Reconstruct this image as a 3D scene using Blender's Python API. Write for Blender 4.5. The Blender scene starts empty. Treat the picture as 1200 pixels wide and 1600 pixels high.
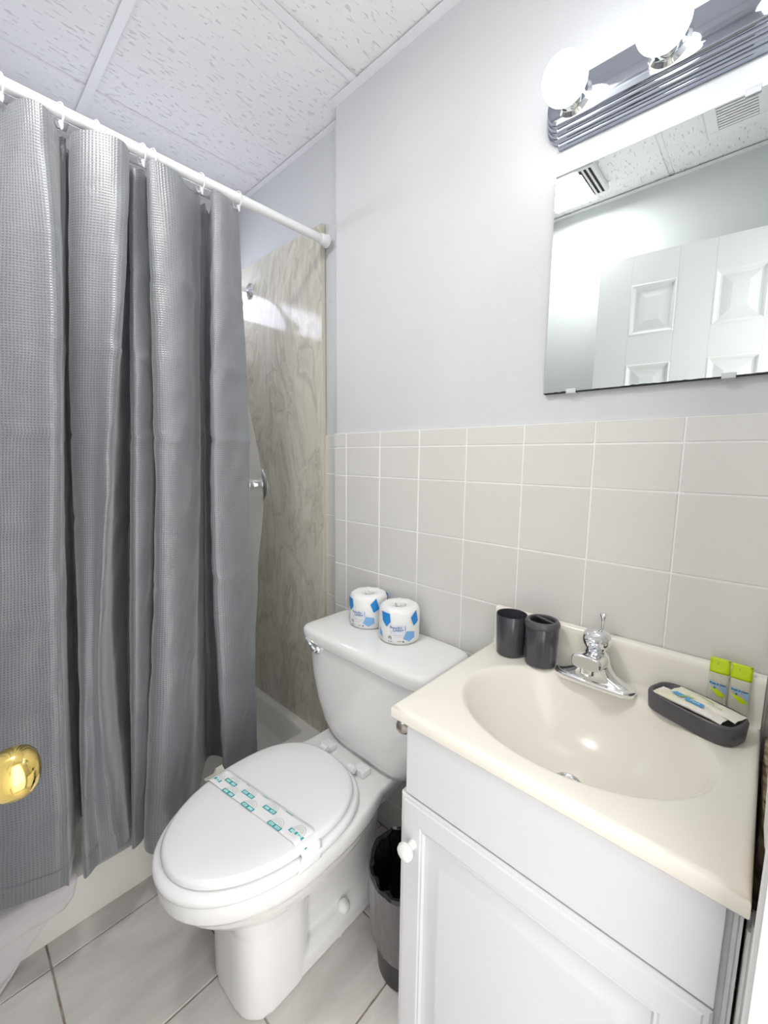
import bpy, bmesh, math, random
from mathutils import Vector, Matrix, noise
random.seed(4)
S = bpy.context.scene
COL = S.collection
PI = math.pi
# ------------------------------------------------------------------ camera
cd = bpy.data.cameras.new('camera'); cam = bpy.data.objects.new('camera', cd); COL.objects.link(cam)
cr = Vector((0.73235307, 0.68083151, 0.01128882)); cu = Vector((-0.09467568, 0.0853946, 0.99183884))
cf = Vector((-0.67431113, 0.72744499, -0.12699719))
cam.matrix_world = Matrix(((cr.x, cu.x, -cf.x, 1.060), (cr.y, cu.y, -cf.y, -0.954), (cr.z, cu.z, -cf.z, 1.255), (0, 0, 0, 1)))
cd.sensor_fit = 'VERTICAL'; cd.sensor_height = 24; cd.lens = 652.6 / 1600 * 24
cd.clip_start = 0.01
S.camera = cam
# ------------------------------------------------------------------ world, exposure, light levels
W = bpy.data.worlds.new('world'); S.world = W; W.use_nodes = True
W.node_tree.nodes['Background'].inputs[0].default_value = (1.0, 0.985, 0.96, 1)
W.node_tree.nodes['Background'].inputs[1].default_value = 1.42      # even fill light added for the unseen hallway beyond the open doorway
S.view_settings.view_transform = 'Standard'; S.view_settings.look = 'None'
S.view_settings.gamma = 1; S.view_settings.use_curve_mapping = False
S.view_settings.exposure = 1.3
BULB = 4.0; PANEL = 8.0; WINDOW = 3.0
# the flush ceiling lamp's diffused glow, thrown down into the room
ld = bpy.data.lights.new('ceiling_lamp_glow', 'AREA'); ld.shape = 'RECTANGLE'; ld.size = .16; ld.size_y = .19
ld.energy = 3.0; ld.color = (1, .97, .93)
lo = bpy.data.objects.new('ceiling_lamp_glow', ld); COL.objects.link(lo); lo.location = (.345, -.90, 2.318)
# ------------------------------------------------------------------ materials
def mat(name, col, rough=.5, metal=0, coat=0, spec=.5, **k):
    m = bpy.data.materials.new(name); m.use_nodes = True
    b = m.node_tree.nodes['Principled BSDF']
    b.inputs['Base Color'].default_value = (*col, 1); b.inputs['Roughness'].default_value = rough
    b.inputs['Metallic'].default_value = metal; b.inputs['Coat Weight'].default_value = coat
    b.inputs['Specular IOR Level'].default_value = spec
    b.inputs['Coat Roughness'].default_value = .04
    for a, v in k.items(): b.inputs[a.replace('_', ' ')].default_value = v
    m.diffuse_color = (*col, 1)
    return m
def nt(m): return m.node_tree.nodes, m.node_tree.links, m.node_tree.nodes['Principled BSDF']
def noise_tex(m, scale, detail=3, rough=.5, dist=0, stretch=(1, 1, 1), coord='Object'):
    n, l, b = nt(m)
    tc = n.new('ShaderNodeTexCoord'); mp = n.new('ShaderNodeMapping'); mp.inputs['Scale'].default_value = stretch
    t = n.new('ShaderNodeTexNoise'); t.inputs['Scale'].default_value = scale; t.inputs['Detail'].default_value = detail
    t.inputs['Roughness'].default_value = rough; t.inputs['Distortion'].default_value = dist
    l.new(tc.outputs[coord], mp.inputs[0]); l.new(mp.outputs[0], t.inputs['Vector'])
    return t
def ramp(m, fac, stops):
    n, l, b = nt(m); r = n.new('ShaderNodeValToRGB'); e = r.color_ramp.elements
    while len(e) < len(stops): e.new(.5)
    for q, (p, c) in zip(e, stops): q.position = p; q.color = (*c, 1)
    l.new(fac, r.inputs[0]); return r
def bump(m, h, strength=.3, dist=.001):
    n, l, b = nt(m); bp = n.new('ShaderNodeBump'); bp.inputs['Strength'].default_value = strength
    bp.inputs['Distance'].default_value = dist; l.new(h, bp.inputs['Height']); l.new(bp.outputs[0], b.inputs['Normal'])
    return bp
def tint(m, scale, c0, c1, lo=.35, hi=.65, **k):
    t = noise_tex(m, scale, **k); r = ramp(m, t.outputs['Fac'], [(lo, c0), (hi, c1)])
    nt(m)[1].new(r.outputs[0], nt(m)[2].inputs['Base Color']); return t

M_paint = mat('wall_paint', (.66, .675, .685), .55); t = tint(M_paint, 3, (.65, .665, .675), (.675, .69, .70))
t = noise_tex(M_paint, 260, 4); t2 = noise_tex(M_paint, 22, 5, .6)
n, l, b = nt(M_paint); mx = n.new('ShaderNodeMath'); mx.operation = 'MULTIPLY_ADD'; mx.inputs[1].default_value = 2.2
l.new(t2.outputs['Fac'], mx.inputs[0]); l.new(t.outputs['Fac'], mx.inputs[2]); bump(M_paint, mx.outputs[0], .35, .0012)
M_tile = mat('glazed_tile', (.73, .72, .69), .12, coat=.2); t = noise_tex(M_tile, 14, 2); bump(M_tile, t.outputs['Fac'], .12, .002)
tint(M_tile, 2.5, (.715, .70, .67), (.74, .73, .70))
M_grout = mat('white_grout', (.90, .90, .89), .8)
M_floor = mat('floor_tile_stone', (.6, .58, .56), .32)
t = tint(M_floor, 3.2, (.54, .515, .49), (.72, .70, .68), .33, .66, detail=6, rough=.62, dist=.7, stretch=(2.4, 1, 1))
t = noise_tex(M_floor, 60, 4); bump(M_floor, t.outputs['Fac'], .12, .001)
M_floorgrout = mat('floor_grout', (.34, .28, .235), .9); tint(M_floorgrout, 30, (.26, .2, .17), (.46, .41, .37))
M_porc = mat('porcelain', (.88, .88, .87), .09, coat=.3)
M_seat = mat('seat_plastic', (.87, .87, .875), .22)
M_pan = mat('shower_pan_acrylic', (.83, .82, .77), .28)
M_cream = mat('cultured_marble', (.87, .835, .755), .2, coat=.15)
M_cab = mat('cabinet_paint', (.69, .695, .71), .42); t = noise_tex(M_cab, 350, 2); bump(M_cab, t.outputs['Fac'], .12, .0006)
M_door = mat('door_paint', (.86, .865, .87), .35)
M_trim = mat('trim_paint', (.70, .70, .69), .4)
M_tee = mat('ceiling_tee', (.91, .91, .93), .45)
M_chrome = mat('chrome', (.86, .87, .89), .06, 1)
M_chromed = mat('chrome_bar', (.36, .38, .44), .12, 1); t = noise_tex(M_chromed, 18, 4)
n, l, b = nt(M_chromed); r = ramp(M_chromed, t.outputs['Fac'], [(.3, (.05,) * 3), (.8, (.14,) * 3)]); l.new(r.outputs[0], b.inputs['Roughness'])
M_nickel = mat('brushed_nickel', (.42, .38, .35), .28, 1)
M_brass = mat('polished_brass', (.93, .70, .22), .09, 1)
M_dark = mat('charcoal_plastic', (.055, .055, .065), .22, coat=.3)
M_darksoft = mat('grey_plastic_dish', (.085, .083, .09), .33)
M_black = mat('black_plastic', (.01, .01, .012), .3)
M_hole = mat('dark_gap', (.01, .009, .01), .9)
M_bag = mat('bin_bag_film', (.012, .012, .014), .2, coat=.5)
t = noise_tex(M_bag, 28, 5, .6, 1.2); bump(M_bag, t.outputs['Fac'], .8, .006)
M_baggrey = mat('stretched_bag_film', (.15, .145, .145), .32); t = noise_tex(M_baggrey, 24, 4, .6, 1.5, (1, 1, .35)); bump(M_baggrey, t.outputs['Fac'], .8, .006)
M_rod = mat('white_enamel', (.88, .88, .90), .2)
M_ring = mat('clear_ring_plastic', (.93, .94, .96), .08, Alpha=.55)
M_liner = mat('liner_film', (.85, .87, .86), .3, Alpha=.32)
M_bulb = mat('lit_bulb', (1, 1, 1), .3, Emission_Color=(.93, .95, 1, 1), Emission_Strength=BULB)
M_lamp = mat('lit_diffuser', (1, 1, 1), .4, Emission_Color=(1, .99, .9, 1), Emission_Strength=PANEL * .3)
M_window = mat('frosted_daylight_pane', (.8, .82, .9), .4, Emission_Color=(.80, .84, 1, 1), Emission_Strength=WINDOW)
M_mirror = mat('mirror_silver', (.70, .745, .73), .0, 1)
M_desilver = mat('mirror_edge_black', (.012, .014, .014), .4)
M_clip = mat('clear_clip', (.85, .86, .87), .1, Alpha=.7)
M_paper = mat('tissue_wrap', (.88, .88, .87), .6); t = noise_tex(M_paper, 45, 4); bump(M_paper, t.outputs['Fac'], .5, .004)
M_tissue = mat('tissue', (.86, .86, .85), .9)
M_band = mat('band_paper', (.87, .87, .885), .6)
M_blue1 = mat('print_blue', (.02, .26, .68), .5); M_blue2 = mat('print_light_blue', (.22, .46, .80), .5)
M_grey = mat('print_grey', (.52, .54, .62), .6); M_ink = mat('print_ink', (.08, .08, .10), .6)
M_pale = mat('print_pale_blue', (.62, .68, .82), .6)
M_teal = mat('print_teal', (.03, .36, .38), .6); M_teal2 = mat('print_pale_teal', (.50, .80, .80), .6); M_arc = mat('print_pale_arc', (.64, .66, .64), .7)
M_lime = mat('sachet_lime', (.58, .74, .0), .35); M_clear = mat('sachet_clear', (.80, .80, .66), .2, Alpha=.55)
M_pkblue = mat('sachet_blue', (.28, .48, .68), .4); M_navy = mat('print_navy', (.02, .09, .24), .5)
M_soap = mat('soap_wrap', (.84, .81, .72), .4); t = tint(M_soap, 16, (.83, .80, .60), (.88, .84, .80), detail=2)
t = noise_tex(M_soap, 60, 3); bump(M_soap, t.outputs['Fac'], .4, .002)
M_soapblue = mat('soap_print_blue', (.08, .38, .74), .4); M_leaf = mat('soap_print_leaf', (.38, .55, .20), .5)
M_towel = mat('white_terry', (.82, .78, .79), .95); t = noise_tex(M_towel, 900, 2); bump(M_towel, t.outputs['Fac'], .6, .002)
M_rough = mat('broken_plaster', (.55, .42, .26), .95)
t = tint(M_rough, 45, (.16, .08, .03), (.66, .54, .36), .3, .6, detail=6); bump(M_rough, t.outputs['Fac'], 1, .006)

M_marble = mat('beige_shower_marble', (.62, .58, .50), .12, spec=.35)
t = noise_tex(M_marble, 1.7, 5, .5, 3.4, (1.8, 1.8, .8)); r = ramp(M_marble, t.outputs['Fac'], [(.28, (.60, .565, .49)), (.42, (.70, .67, .59)), (.5, (.65, .62, .54)), (.56, (.74, .71, .63)), (.75, (.66, .63, .555))])
t2 = noise_tex(M_marble, 1.5, 5, .55, 3.5, (1.6, 1.6, .8)); r2 = ramp(M_marble, t2.outputs['Fac'], [(.455, (1, 1, 1)), (.5, (.80, .79, .78)), (.52, (1, 1, 1)), (.57, (.9, .9, .9)), (.6, (1, 1, 1))])
n, l, b = nt(M_marble); mx = n.new('ShaderNodeMix'); mx.data_type = 'RGBA'; mx.blend_type = 'MULTIPLY'; mx.inputs[0].default_value = 1
l.new(r.outputs[0], mx.inputs[6]); l.new(r2.outputs[0], mx.inputs[7]); l.new(mx.outputs[2], b.inputs['Base Color'])

M_ceil = mat('fissured_ceiling', (.76, .76, .775), .9)
t = noise_tex(M_ceil, 42, 2, .5, .5, (3.2, .85, 1)); r = ramp(M_ceil, t.outputs['Fac'], [(.0, (0, 0, 0)), (.31, (.1, .1, .1)), (.37, (1, 1, 1))])
t2 = noise_tex(M_ceil, 160, 3); n, l, b = nt(M_ceil)
ma = n.new('ShaderNodeMath'); ma.operation = 'MULTIPLY_ADD'; ma.inputs[1].default_value = .25
l.new(t2.outputs['Fac'], ma.inputs[0]); l.new(r.outputs[0], ma.inputs[2]); bump(M_ceil, ma.outputs[0], .75, .003)
rc = ramp(M_ceil, r.outputs[0], [(0, (.79, .79, .80)), (1, (.93, .93, .935))]); l.new(rc.outputs[0], b.inputs['Base Color'])

def waffle():
    m = mat('grey_waffle_weave', (.20, .215, .235), .42)
    n, l, b = nt(m)
    uv = n.new('ShaderNodeTexCoord'); sep = n.new('ShaderNodeSeparateXYZ'); l.new(uv.outputs['UV'], sep.inputs[0])
    outs = []
    for ax in (0, 1):
        k = n.new('ShaderNodeMath'); k.operation = 'MULTIPLY'; k.inputs[1].default_value = 2 * PI / .0056
        s = n.new('ShaderNodeMath'); s.operation = 'SINE'; l.new(sep.outputs[ax], k.inputs[0]); l.new(k.outputs[0], s.inputs[0])
        p = n.new('ShaderNodeMath'); p.operation = 'MULTIPLY_ADD'; p.inputs[1].default_value = .5; p.inputs[2].default_value = .5
        l.new(s.outputs[0], p.inputs[0]); outs.append(p)
    mx = n.new('ShaderNodeMath'); mx.operation = 'MAXIMUM'; l.new(outs[0].outputs[0], mx.inputs[0]); l.new(outs[1].outputs[0], mx.inputs[1])
    bump(m, mx.outputs[0], .5, .0013)
    rr = ramp(m, mx.outputs[0], [(.25, (.15, .163, .181)), (.85, (.235, .248, .266))])
    l.new(rr.outputs[0], b.inputs['Base Color'])
    b.inputs['Sheen Weight'].default_value = .5; b.inputs['Roughness'].default_value = .34; b.inputs['Specular IOR Level'].default_value = 1.0; b.inputs['Coat Weight'].default_value = .3; b.inputs['Coat Roughness'].default_value = .38; b.inputs['Sheen Roughness'].default_value = .4
    tr = n.new('ShaderNodeBsdfTranslucent'); tr.inputs[0].default_value = (.30, .34, .42, 1)
    ms = n.new('ShaderNodeMixShader'); ms.inputs[0].default_value = .07
    out = n['Material Output']; l.new(b.outputs[0], ms.inputs[1]); l.new(tr.outputs[0], ms.inputs[2]); l.new(ms.outputs[0], out.inputs[0])
    return m
M_curtain = waffle()
# ------------------------------------------------------------------ helpers
def origin(o):
    v = Vector((0, 0, 0))
    while o is not None: v += o.location; o = o.parent
    return v
def link(name, me, m=None, parent=None, at=None):
    o = bpy.data.objects.new(name, me); COL.objects.link(o)
    if m is not None and not me.materials: me.materials.append(m)
    o.parent = parent
    if at is not None: o.location = Vector(at) - origin(parent)
    return o
def mk(name, verts, faces, m, parent=None, smooth=True, angle=35, at=None, bev=0, seg=2, uv=None, fixn=True):
    """mesh object; verts in world space, its own origin at `at` (or the parent's)"""
    o0 = Vector(at) if at is not None else origin(parent)
    me = bpy.data.meshes.new(name); me.from_pydata([tuple(Vector(v) - o0) for v in verts], [], faces); me.update()
    if uv:
        ul = me.uv_layers.new(name='UVMap')
        for lp in me.loops: ul.data[lp.index].uv = uv[lp.vertex_index]
    if fixn or bev:
        b = bmesh.new(); b.from_mesh(me)
        if fixn: bmesh.ops.recalc_face_normals(b, faces=b.faces)
        if bev:
            es = [e for e in b.edges if len(e.link_faces) == 2 and e.calc_face_angle(0) > math.radians(30)]
            bmesh.ops.bevel(b, geom=es, offset=bev, segments=seg, affect='EDGES', profile=.5)
        b.to_mesh(me); b.free()
    if smooth:
        me.polygons.foreach_set('use_smooth', [True] * len(me.polygons))
        me.set_sharp_from_angle(angle=math.radians(angle))
    o = link(name, me, m, parent)
    o.location = o0 - origin(parent)
    if bev:
        md = o.modifiers.new('w', 'WEIGHTED_NORMAL'); md.keep_sharp = True; md.weight = 80
        me2 = bpy.data.meshes.new_from_object(o.evaluated_get(bpy.context.evaluated_depsgraph_get())); o.modifiers.clear(); o.data = me2
    return o
def boxv(lo, hi):
    x0, y0, z0 = lo; x1, y1, z1 = hi
    v = [(x0, y0, z0), (x1, y0, z0), (x1, y1, z0), (x0, y1, z0), (x0, y0, z1), (x1, y0, z1), (x1, y1, z1), (x0, y1, z1)]
    return v, [(0, 3, 2, 1), (4, 5, 6, 7), (0, 1, 5, 4), (1, 2, 6, 5), (2, 3, 7, 6), (3, 0, 4, 7)]
def box(name, lo, hi, m, parent=None, bev=0, seg=2, **k):
    v, f = boxv(lo, hi)
    return mk(name, v, f, m, parent, smooth=bev > 0, bev=bev, seg=seg, **k)
def boxes(name, lst, m, parent=None, bev=0, **k):
    V = []; F = []
    for lo, hi in lst:
        v, f = boxv(lo, hi); F += [tuple(i + len(V) for i in q) for q in f]; V += v
    return mk(name, V, F, m, parent, smooth=bev > 0, bev=bev, **k)
def loft(name, rings, m, parent=None, cap=True, closed=True, flip=False, **k):
    V = [p for r in rings for p in r]; n = len(rings[0]); F = []
    for i in range(len(rings) - 1):
        for j in range(n if closed else n - 1):
            F.append((i * n + j, i * n + (j + 1) % n, (i + 1) * n + (j + 1) % n, (i + 1) * n + j))
    if cap:
        F.append(tuple(range(n))[::-1]); F.append(tuple((len(rings) - 1) * n + j for j in range(n)))
    return mk(name, V, F, m, parent, **k)
def frame(axis):
    a = Vector(axis).normalized(); u = a.cross(Vector((0, 0, 1)) if abs(a.z) < .9 else Vector((1, 0, 0))).normalized()
    return a, u, a.cross(u)
def lathe(name, prof, o, axis, m, parent=None, n=32, cap=True, **k):
    """prof: (radius, distance along the axis)"""
    a, u, w = frame(axis); o = Vector(o)
    rings = [[o + a * h + (u * math.cos(t * 2 * PI / n) + w * math.sin(t * 2 * PI / n)) * r for t in range(n)] for r, h in prof]
    return loft(name, rings, m, parent, cap=cap, **k)
def tube(name, pts, r, m, parent=None, n=12, closed=False, cap=True, **k):
    pts = [Vector(p) for p in pts]; N = len(pts); rings = []; pu = None
    for i, p in enumerate(pts):
        if closed: d = pts[(i + 1) % N] - pts[i - 1]
        else: d = pts[min(i + 1, N - 1)] - pts[max(i - 1, 0)]
        d.normalize()
        if pu is None: _, u, _w = frame(d)
        else: u = (pu - d * pu.dot(d)).normalized()
        pu = u; w = d.cross(u); rr = r[i] if isinstance(r, (list, tuple)) else r
        rings.append([p + (u * math.cos(q * 2 * PI / n) + w * math.sin(q * 2 * PI / n)) * rr for q in range(n)])
    if closed: rings.append(rings[0]); cap = False
    return loft(name, rings, m, parent, cap=cap, **k)
def cr_spline(P, n):
    """Catmull-Rom through points of any dimension"""
    out = []; N = len(P)
    for i in range(N - 1):
        a, b, c, d = P[max(i - 1, 0)], P[i], P[i + 1], P[min(i + 2, N - 1)]
        for q in range(n):
            t = q / n; t2 = t * t; t3 = t2 * t
            out.append(tuple(.5 * (2 * B + (C - A) * t + (2 * A - 5 * B + 4 * C - D) * t2 + (3 * B - A - 3 * C + D) * t3) for A, B, C, D in zip(a, b, c, d)))
    out.append(tuple(P[-1])); return out
def thing(name, label, cat, at=(0, 0, 0), group=None):
    o = bpy.data.objects.new(name, None); COL.objects.link(o); o.location = at; o.empty_display_size = .05
    return tag(o, label, cat, group)
def tag(o, label=None, cat=None, group=None, kind=None):
    if label: o['label'] = label
    if cat: o['category'] = cat
    if group: o['group'] = group
    if kind: o['kind'] = kind
    return o
def struct(o): o['kind'] = 'structure'; return o
def bake(o):
    """apply the modifiers of an object into its mesh"""
    dg = bpy.context.evaluated_depsgraph_get(); me = bpy.data.meshes.new_from_object(o.evaluated_get(dg))
    o.modifiers.clear(); o.data = me; me.polygons.foreach_set('use_smooth', [True] * len(me.polygons)); return o
def text_flat(s, size, bold=0):
    """text as flat 2-D triangles: list of (x, y), faces; origin at the centre"""
    c = bpy.data.curves.new('t', 'FONT'); c.body = s; c.size = size; c.align_x = 'CENTER'; c.align_y = 'CENTER'; c.resolution_u = 2
    c.offset = bold
    o = bpy.data.objects.new('t', c); COL.objects.link(o); dg = bpy.context.evaluated_depsgraph_get()
    me = bpy.data.meshes.new_from_object(o.evaluated_get(dg)); v = [(q.co.x, q.co.y) for q in me.vertices]; f = [tuple(p.vertices) for p in me.polygons]
    bpy.data.objects.remove(o); bpy.data.curves.remove(c); bpy.data.meshes.remove(me); return v, f
def flat(name, shapes, fn, m, parent, lift=.0003):
    """flat print: 2-D shapes mapped onto a surface by fn(x, y) -> (point, normal)"""
    V = []; F = []
    for v, f in shapes:
        F += [tuple(i + len(V) for i in q) for q in f]
        for x, y in v:
            p, nn = fn(x, y); V.append(Vector(p) + Vector(nn) * lift)
    o = mk(name, V, F, m, parent, smooth=False, fixn=False)
    if len(shapes) > 1 or len(shapes[0][0]) > 40: o['kind'] = 'stuff'      # print too small to pick apart
    return o
def poly(pts, sub=0):
    """a fan polygon subdivided enough to bend round a roll"""
    cx = sum(p[0] for p in pts) / len(pts); cy = sum(p[1] for p in pts) / len(pts); V = [(cx, cy)]; F = []; k = 4; N = len(pts)
    ring = []
    for i in range(N):
        a, b2 = pts[i], pts[(i + 1) % N]
        for q in range(k): ring.append((a[0] + (b2[0] - a[0]) * q / k, a[1] + (b2[1] - a[1]) * q / k))
    n = len(ring)
    for s in (1 / 3, 2 / 3, 1): V += [(cx + (x - cx) * s, cy + (y - cy) * s) for x, y in ring]
    for j in range(n):
        F.append((0, 1 + j, 1 + (j + 1) % n))
        for s in range(2):
            a = 1 + s * n; F.append((a + j, a + n + j, a + n + (j + 1) % n, a + (j + 1) % n))
    return V, F
# ------------------------------------------------------------------ the room
H = 2.353; XL = -.85; XR = 1.115; YF = -1.12; YB = .0533; P = .1555
floor = struct(box('floor', (XL - .1, YF - .1, -.10), (XR + .9, .2, -.004), M_floorgrout))
gx = [-.128 - .31, -.128, .182, .492, .802, 1.112]; gy = [-.859 - .31, -.859, -.549, -.239, .071]
for i in range(len(gx) - 1):
    for j in range(len(gy) - 1):
        x0 = max(gx[i], -.205); x1 = min(gx[i + 1], XR + .0); y0 = max(gy[j], YF); y1 = min(gy[j + 1], .0)
        g = .0022 if i else .0012
        box('floor_tile', (x0 + (g if i else 0), y0 + .002, -.012), (x1 - (.0022 if i else .001), y1 - .002, random.uniform(-.0003, .0003)), M_floor, floor, bev=.0012, seg=1, at=((x0 + x1) / 2, (y0 + y1) / 2, 0))
hall = struct(box('floor_hallway', (XR + .13, -2.6, -.05), (2.9, .8, -.003), mat('hall_floor', (.78, .76, .72), .5)))  # unseen floor, made pale to bounce fill light up to the ceiling
# main wall with its tile wainscot
wb = struct(box('wall_back', (-.057, .007, -.05), (XR + .12, .16, H + .05), M_paint))
gr = box('grout_bed', (-.0605, .0015, 0), (XR, .0085, 1.3375), M_grout, wb)
rows = [0]
z = 1.1975
while z > 0: rows.append(z); z -= P
rows = sorted([r for r in rows if r > .02] + [0, 1.291, 1.3386]); cols = [-.0625] + [i * P for i in range(8)] + [XR + .002]
meshes = {}
def tile_at(x0, x1, z0, z1, yf, parent, g=.0014):
    key = (round(x1 - x0, 3), round(z1 - z0, 3))
    cx, cz = (x0 + x1) / 2, (z0 + z1) / 2
    if key not in meshes:
        o = box('wall_tile', (x0 + g, yf, z0 + g), (x1 - g, yf + .008, z1 - g), M_tile, parent, bev=.0013, seg=1, at=(cx, yf, cz)); meshes[key] = o.data
    else: o = link('wall_tile', meshes[key], None, parent, (cx, yf, cz))
    dy = random.uniform(-.0003, .0003); o.location.y += dy; o.rotation_euler = (random.uniform(-.0022, .0022), 0, random.uniform(-.0022, .0022))
for i in range(len(cols) - 1):
    for j in range(len(rows) - 1):
        if rows[j + 1] - rows[j] < .01: continue
        tile_at(cols[i], cols[i + 1], rows[j], rows[j + 1], 0, wb)
wa = struct(box('wall_alcove', (XL - .1, YB + .007, -.05), (-.057, .16, H + .05), M_paint))
box('grout_bed', (-.18, YB + .0015, 0), (-.057, YB + .0085, 1.3375), M_grout, wa)
for j in range(len(rows) - 1):
    if rows[j + 1] - rows[j] < .01: continue
    tile_at(-.178, -.040, rows[j], rows[j + 1], YB, wa)
box('surround_panel', (XL, .040, .10), (-.176, .0535, 2.066), M_marble, wa, bev=.002, at=(-.5, .04, 1))
box('caulk_bead', (-.1765, .0425, .10), (-.1745, .0555, 2.066), mat('panel_edge', (.62, .58, .50), .5), wa)
wl = struct(box('wall_left', (XL - .1, YF - .1, -.05), (XL, .16, 1.887), M_paint))
boxes('wall_left_head', [((XL - .1, YF - .1, 2.048), (XL, .16, H + .05)), ((XL - .1, .037, 1.887), (XL, .16, 2.048)), ((XL - .1, YF - .1, 1.887), (XL, -.95, 2.048))], M_paint, wl)
box('surround_panel', (XL, YF, .10), (XL + .013, .04, 1.875), M_marble, wl, bev=.002)
win = struct(box('window_1', (XL - .05, -.935, 1.90), (XL - .035, .022, 2.035), M_window))
boxes('window_frame', [((XL - .06, -.95, 1.887), (XL + .004, .037, 1.90)), ((XL - .06, -.95, 2.035), (XL + .004, .037, 2.048)), ((XL - .06, -.95, 1.90), (XL + .004, -.935, 2.035)), ((XL - .06, .022, 1.90), (XL + .004, .037, 2.035))], M_trim, win, bev=.002)
struct(box('wall_front', (XL - .1, YF - .12, -.05), (XR + .12, YF, H + .05), M_paint))
# right wall: the doorway where the camera stands
wr = struct(boxes('wall_right', [((XR, -.48, -.05), (XR + .12, .16, H + .05)), ((XR, YF, -.05), (XR + .12, -1.10, H + .05)), ((XR, -1.10, 2.07), (XR + .12, -.48, H + .05))], M_paint))
# casing, notched round the vanity top
cs = [(-.35, 0), (-.35, .742), (-.372, .757), (-.42, .775), (-.46, .81), (-.474, .85), (-.45, .885), (-.40, .86), (-.352, .848), (-.335, .862), (-.30, .876), (-.25, .885), (-.24, .90), (-.24, 2.13), (-.495, 2.13), (-.495, 0)]
N = len(cs)
tr = mk('trim_1', [(1.0895, y, z) for y, z in cs] + [(XR, y, z) for y, z in cs], [tuple(range(N)), tuple(range(N, 2 * N))] + [(i, (i + 1) % N, N + (i + 1) % N, N + i) for i in range(N)], M_trim, None, bev=.0015, seg=2)
struct(tr)
for y in (-.362, -.385, -.485):
    pts = [(1.0895, y, .02), (1.0895, y, .745 if y > -.4 else 2.1)]; tube('moulding', pts, .0035, M_trim, tr, n=10)
struct(boxes('trim_2', [((XR - .004, -.495, 0), (XR + .125, -.48, 2.07)), ((XR - .004, -1.115, 0), (XR + .125, -1.10, 2.07)), ((XR - .004, -1.10, 2.055), (XR + .125, -.48, 2.07))], M_trim, None, bev=.002))
V = []; F = []
nz = 26
for i in range(nz + 1):
    z = .50 + i * .28 / nz
    for j, (x, y) in enumerate(((1.102, -.003), (1.0935, -.004), (1.0915, -.05), (1.0915, -.12), (1.0925, -.22), (1.102, -.23))):
        d = noise.noise((x * 9, y * 30, z * 40)) * .0025; V.append((x + d if 0 < j < 5 else x, y, z + (noise.noise((y * 40, 1, 2)) * .02 if i == nz else 0)))
for i in range(nz):
    for j in range(5): F.append((i * 6 + j, i * 6 + j + 1, i * 6 + j + 7, i * 6 + j + 6))
F.append(tuple(nz * 6 + j for j in range(6)))
box('torn_backing', (1.096, -.48, .70), (XR - .001, -.30, .90), M_rough, wr)
tag(mk('plaster_edge', V, F, M_rough, wr, smooth=False))
box('tile_return', (1.100, -.20, .80), (XR, -.001, 1.3386), M_tile, wr, bev=.002)
# ceiling: slab, tiles with a mid groove, tees, wall angles
ce = struct(box('ceiling', (XL - .1, YF - .1, H + .03), (XR + .1, .16, H + .08), M_ceil))
def ctile(x0, x1, y0, y1, groove=None):
    zt, zb = H + .028, H + .004; L = []
    if groove is None: L = [((x0, y0, zb), (x1, y1, zt))]
    else: L = [((x0, y0, zb), (groove - .009, y1, zt)), ((groove + .009, y0, zb), (x1, y1, zt)), ((groove - .0095, y0, zb + .0035), (groove + .0095, y1, zt - .001))]
    boxes('ceiling_tile', L, M_ceil, ce, bev=.0025, seg=1, at=((x0 + x1) / 2, (y0 + y1) / 2, H))
ctile(XL, .046, -.524, YB + .006, -.557); ctile(.058, XR, -.524, YB + .006, .662)
ctile(XL, .046, YF, -.538, -.557); ctile(.058, XR, YF, -.538, .662)
def tee(a, b, w, along):
    if along == 'y': boxes('ceiling_tee', [((w - .012, a, H - .001), (w + .012, b, H + .001)), ((w - .001, a, H), (w + .001, b, H + .03))], M_tee, ce)
    else: boxes('ceiling_tee', [((a, w - .012, H - .0012), (b, w + .012, H + .0008)), ((a, w - .001, H), (b, w + .001, H + .03))], M_tee, ce)
tee(-.531, .0, .052, 'y'); tee(YF, -.531, .052, 'y'); tee(XL, XR, -.531, 'x')
for a, b in (((-.057, -.019, H - .003), (XR, .007, H - .0015)), ((XL, YB - .012, H - .003), (-.057, YB + .007, H - .0015)), ((XL, YF, H - .003), (XL + .022, YB, H - .0015)), ((XL, YF, H - .003), (XR, YF + .022, H - .0015)), ((XR - .022, YF, H - .003), (XR, .0, H - .0015))):
    struct(box('trim_' + str(3 + len([o for o in bpy.data.objects if o.name.startswith('trim_')])), a, b, M_tee))
# the open six-panel door behind the photographer
d1 = bpy.data.objects.new('door_1', None); COL.objects.link(d1); d1.location = (1.108, -1.050, 0); struct(d1)
ang = math.atan2(-.962 + 1.050, .470 - 1.108); ca, sa = math.cos(ang), math.sin(ang)
DW = math.hypot(.638, .088)
def D(u, t, z):     # u along the door from the hinge, t out of its face towards the room
    return (1.108 + ca * u + sa * -t * -1 * 1, -1.050 + sa * u - ca * t, z)
def dbox(name, u0, u1, t0, t1, z0, z1, m, parent, bev=0):
    v, f = boxv((0, 0, 0), (1, 1, 1)); q = [D(u0 + (u1 - u0) * a, t0 + (t1 - t0) * b, z0 + (z1 - z0) * c) for a, b, c in v]
    return mk(name, q, f, m, parent, bev=bev, smooth=bev > 0)
dbox('door_slab', 0, DW, -.033, -.008, .01, 2.045, M_door, d1)
us = [(DW - .265, DW - .115), (DW - .525, DW - .375)]; zs = [(1.745, 1.935), (1.02, 1.635), (.22, .86)]
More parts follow.
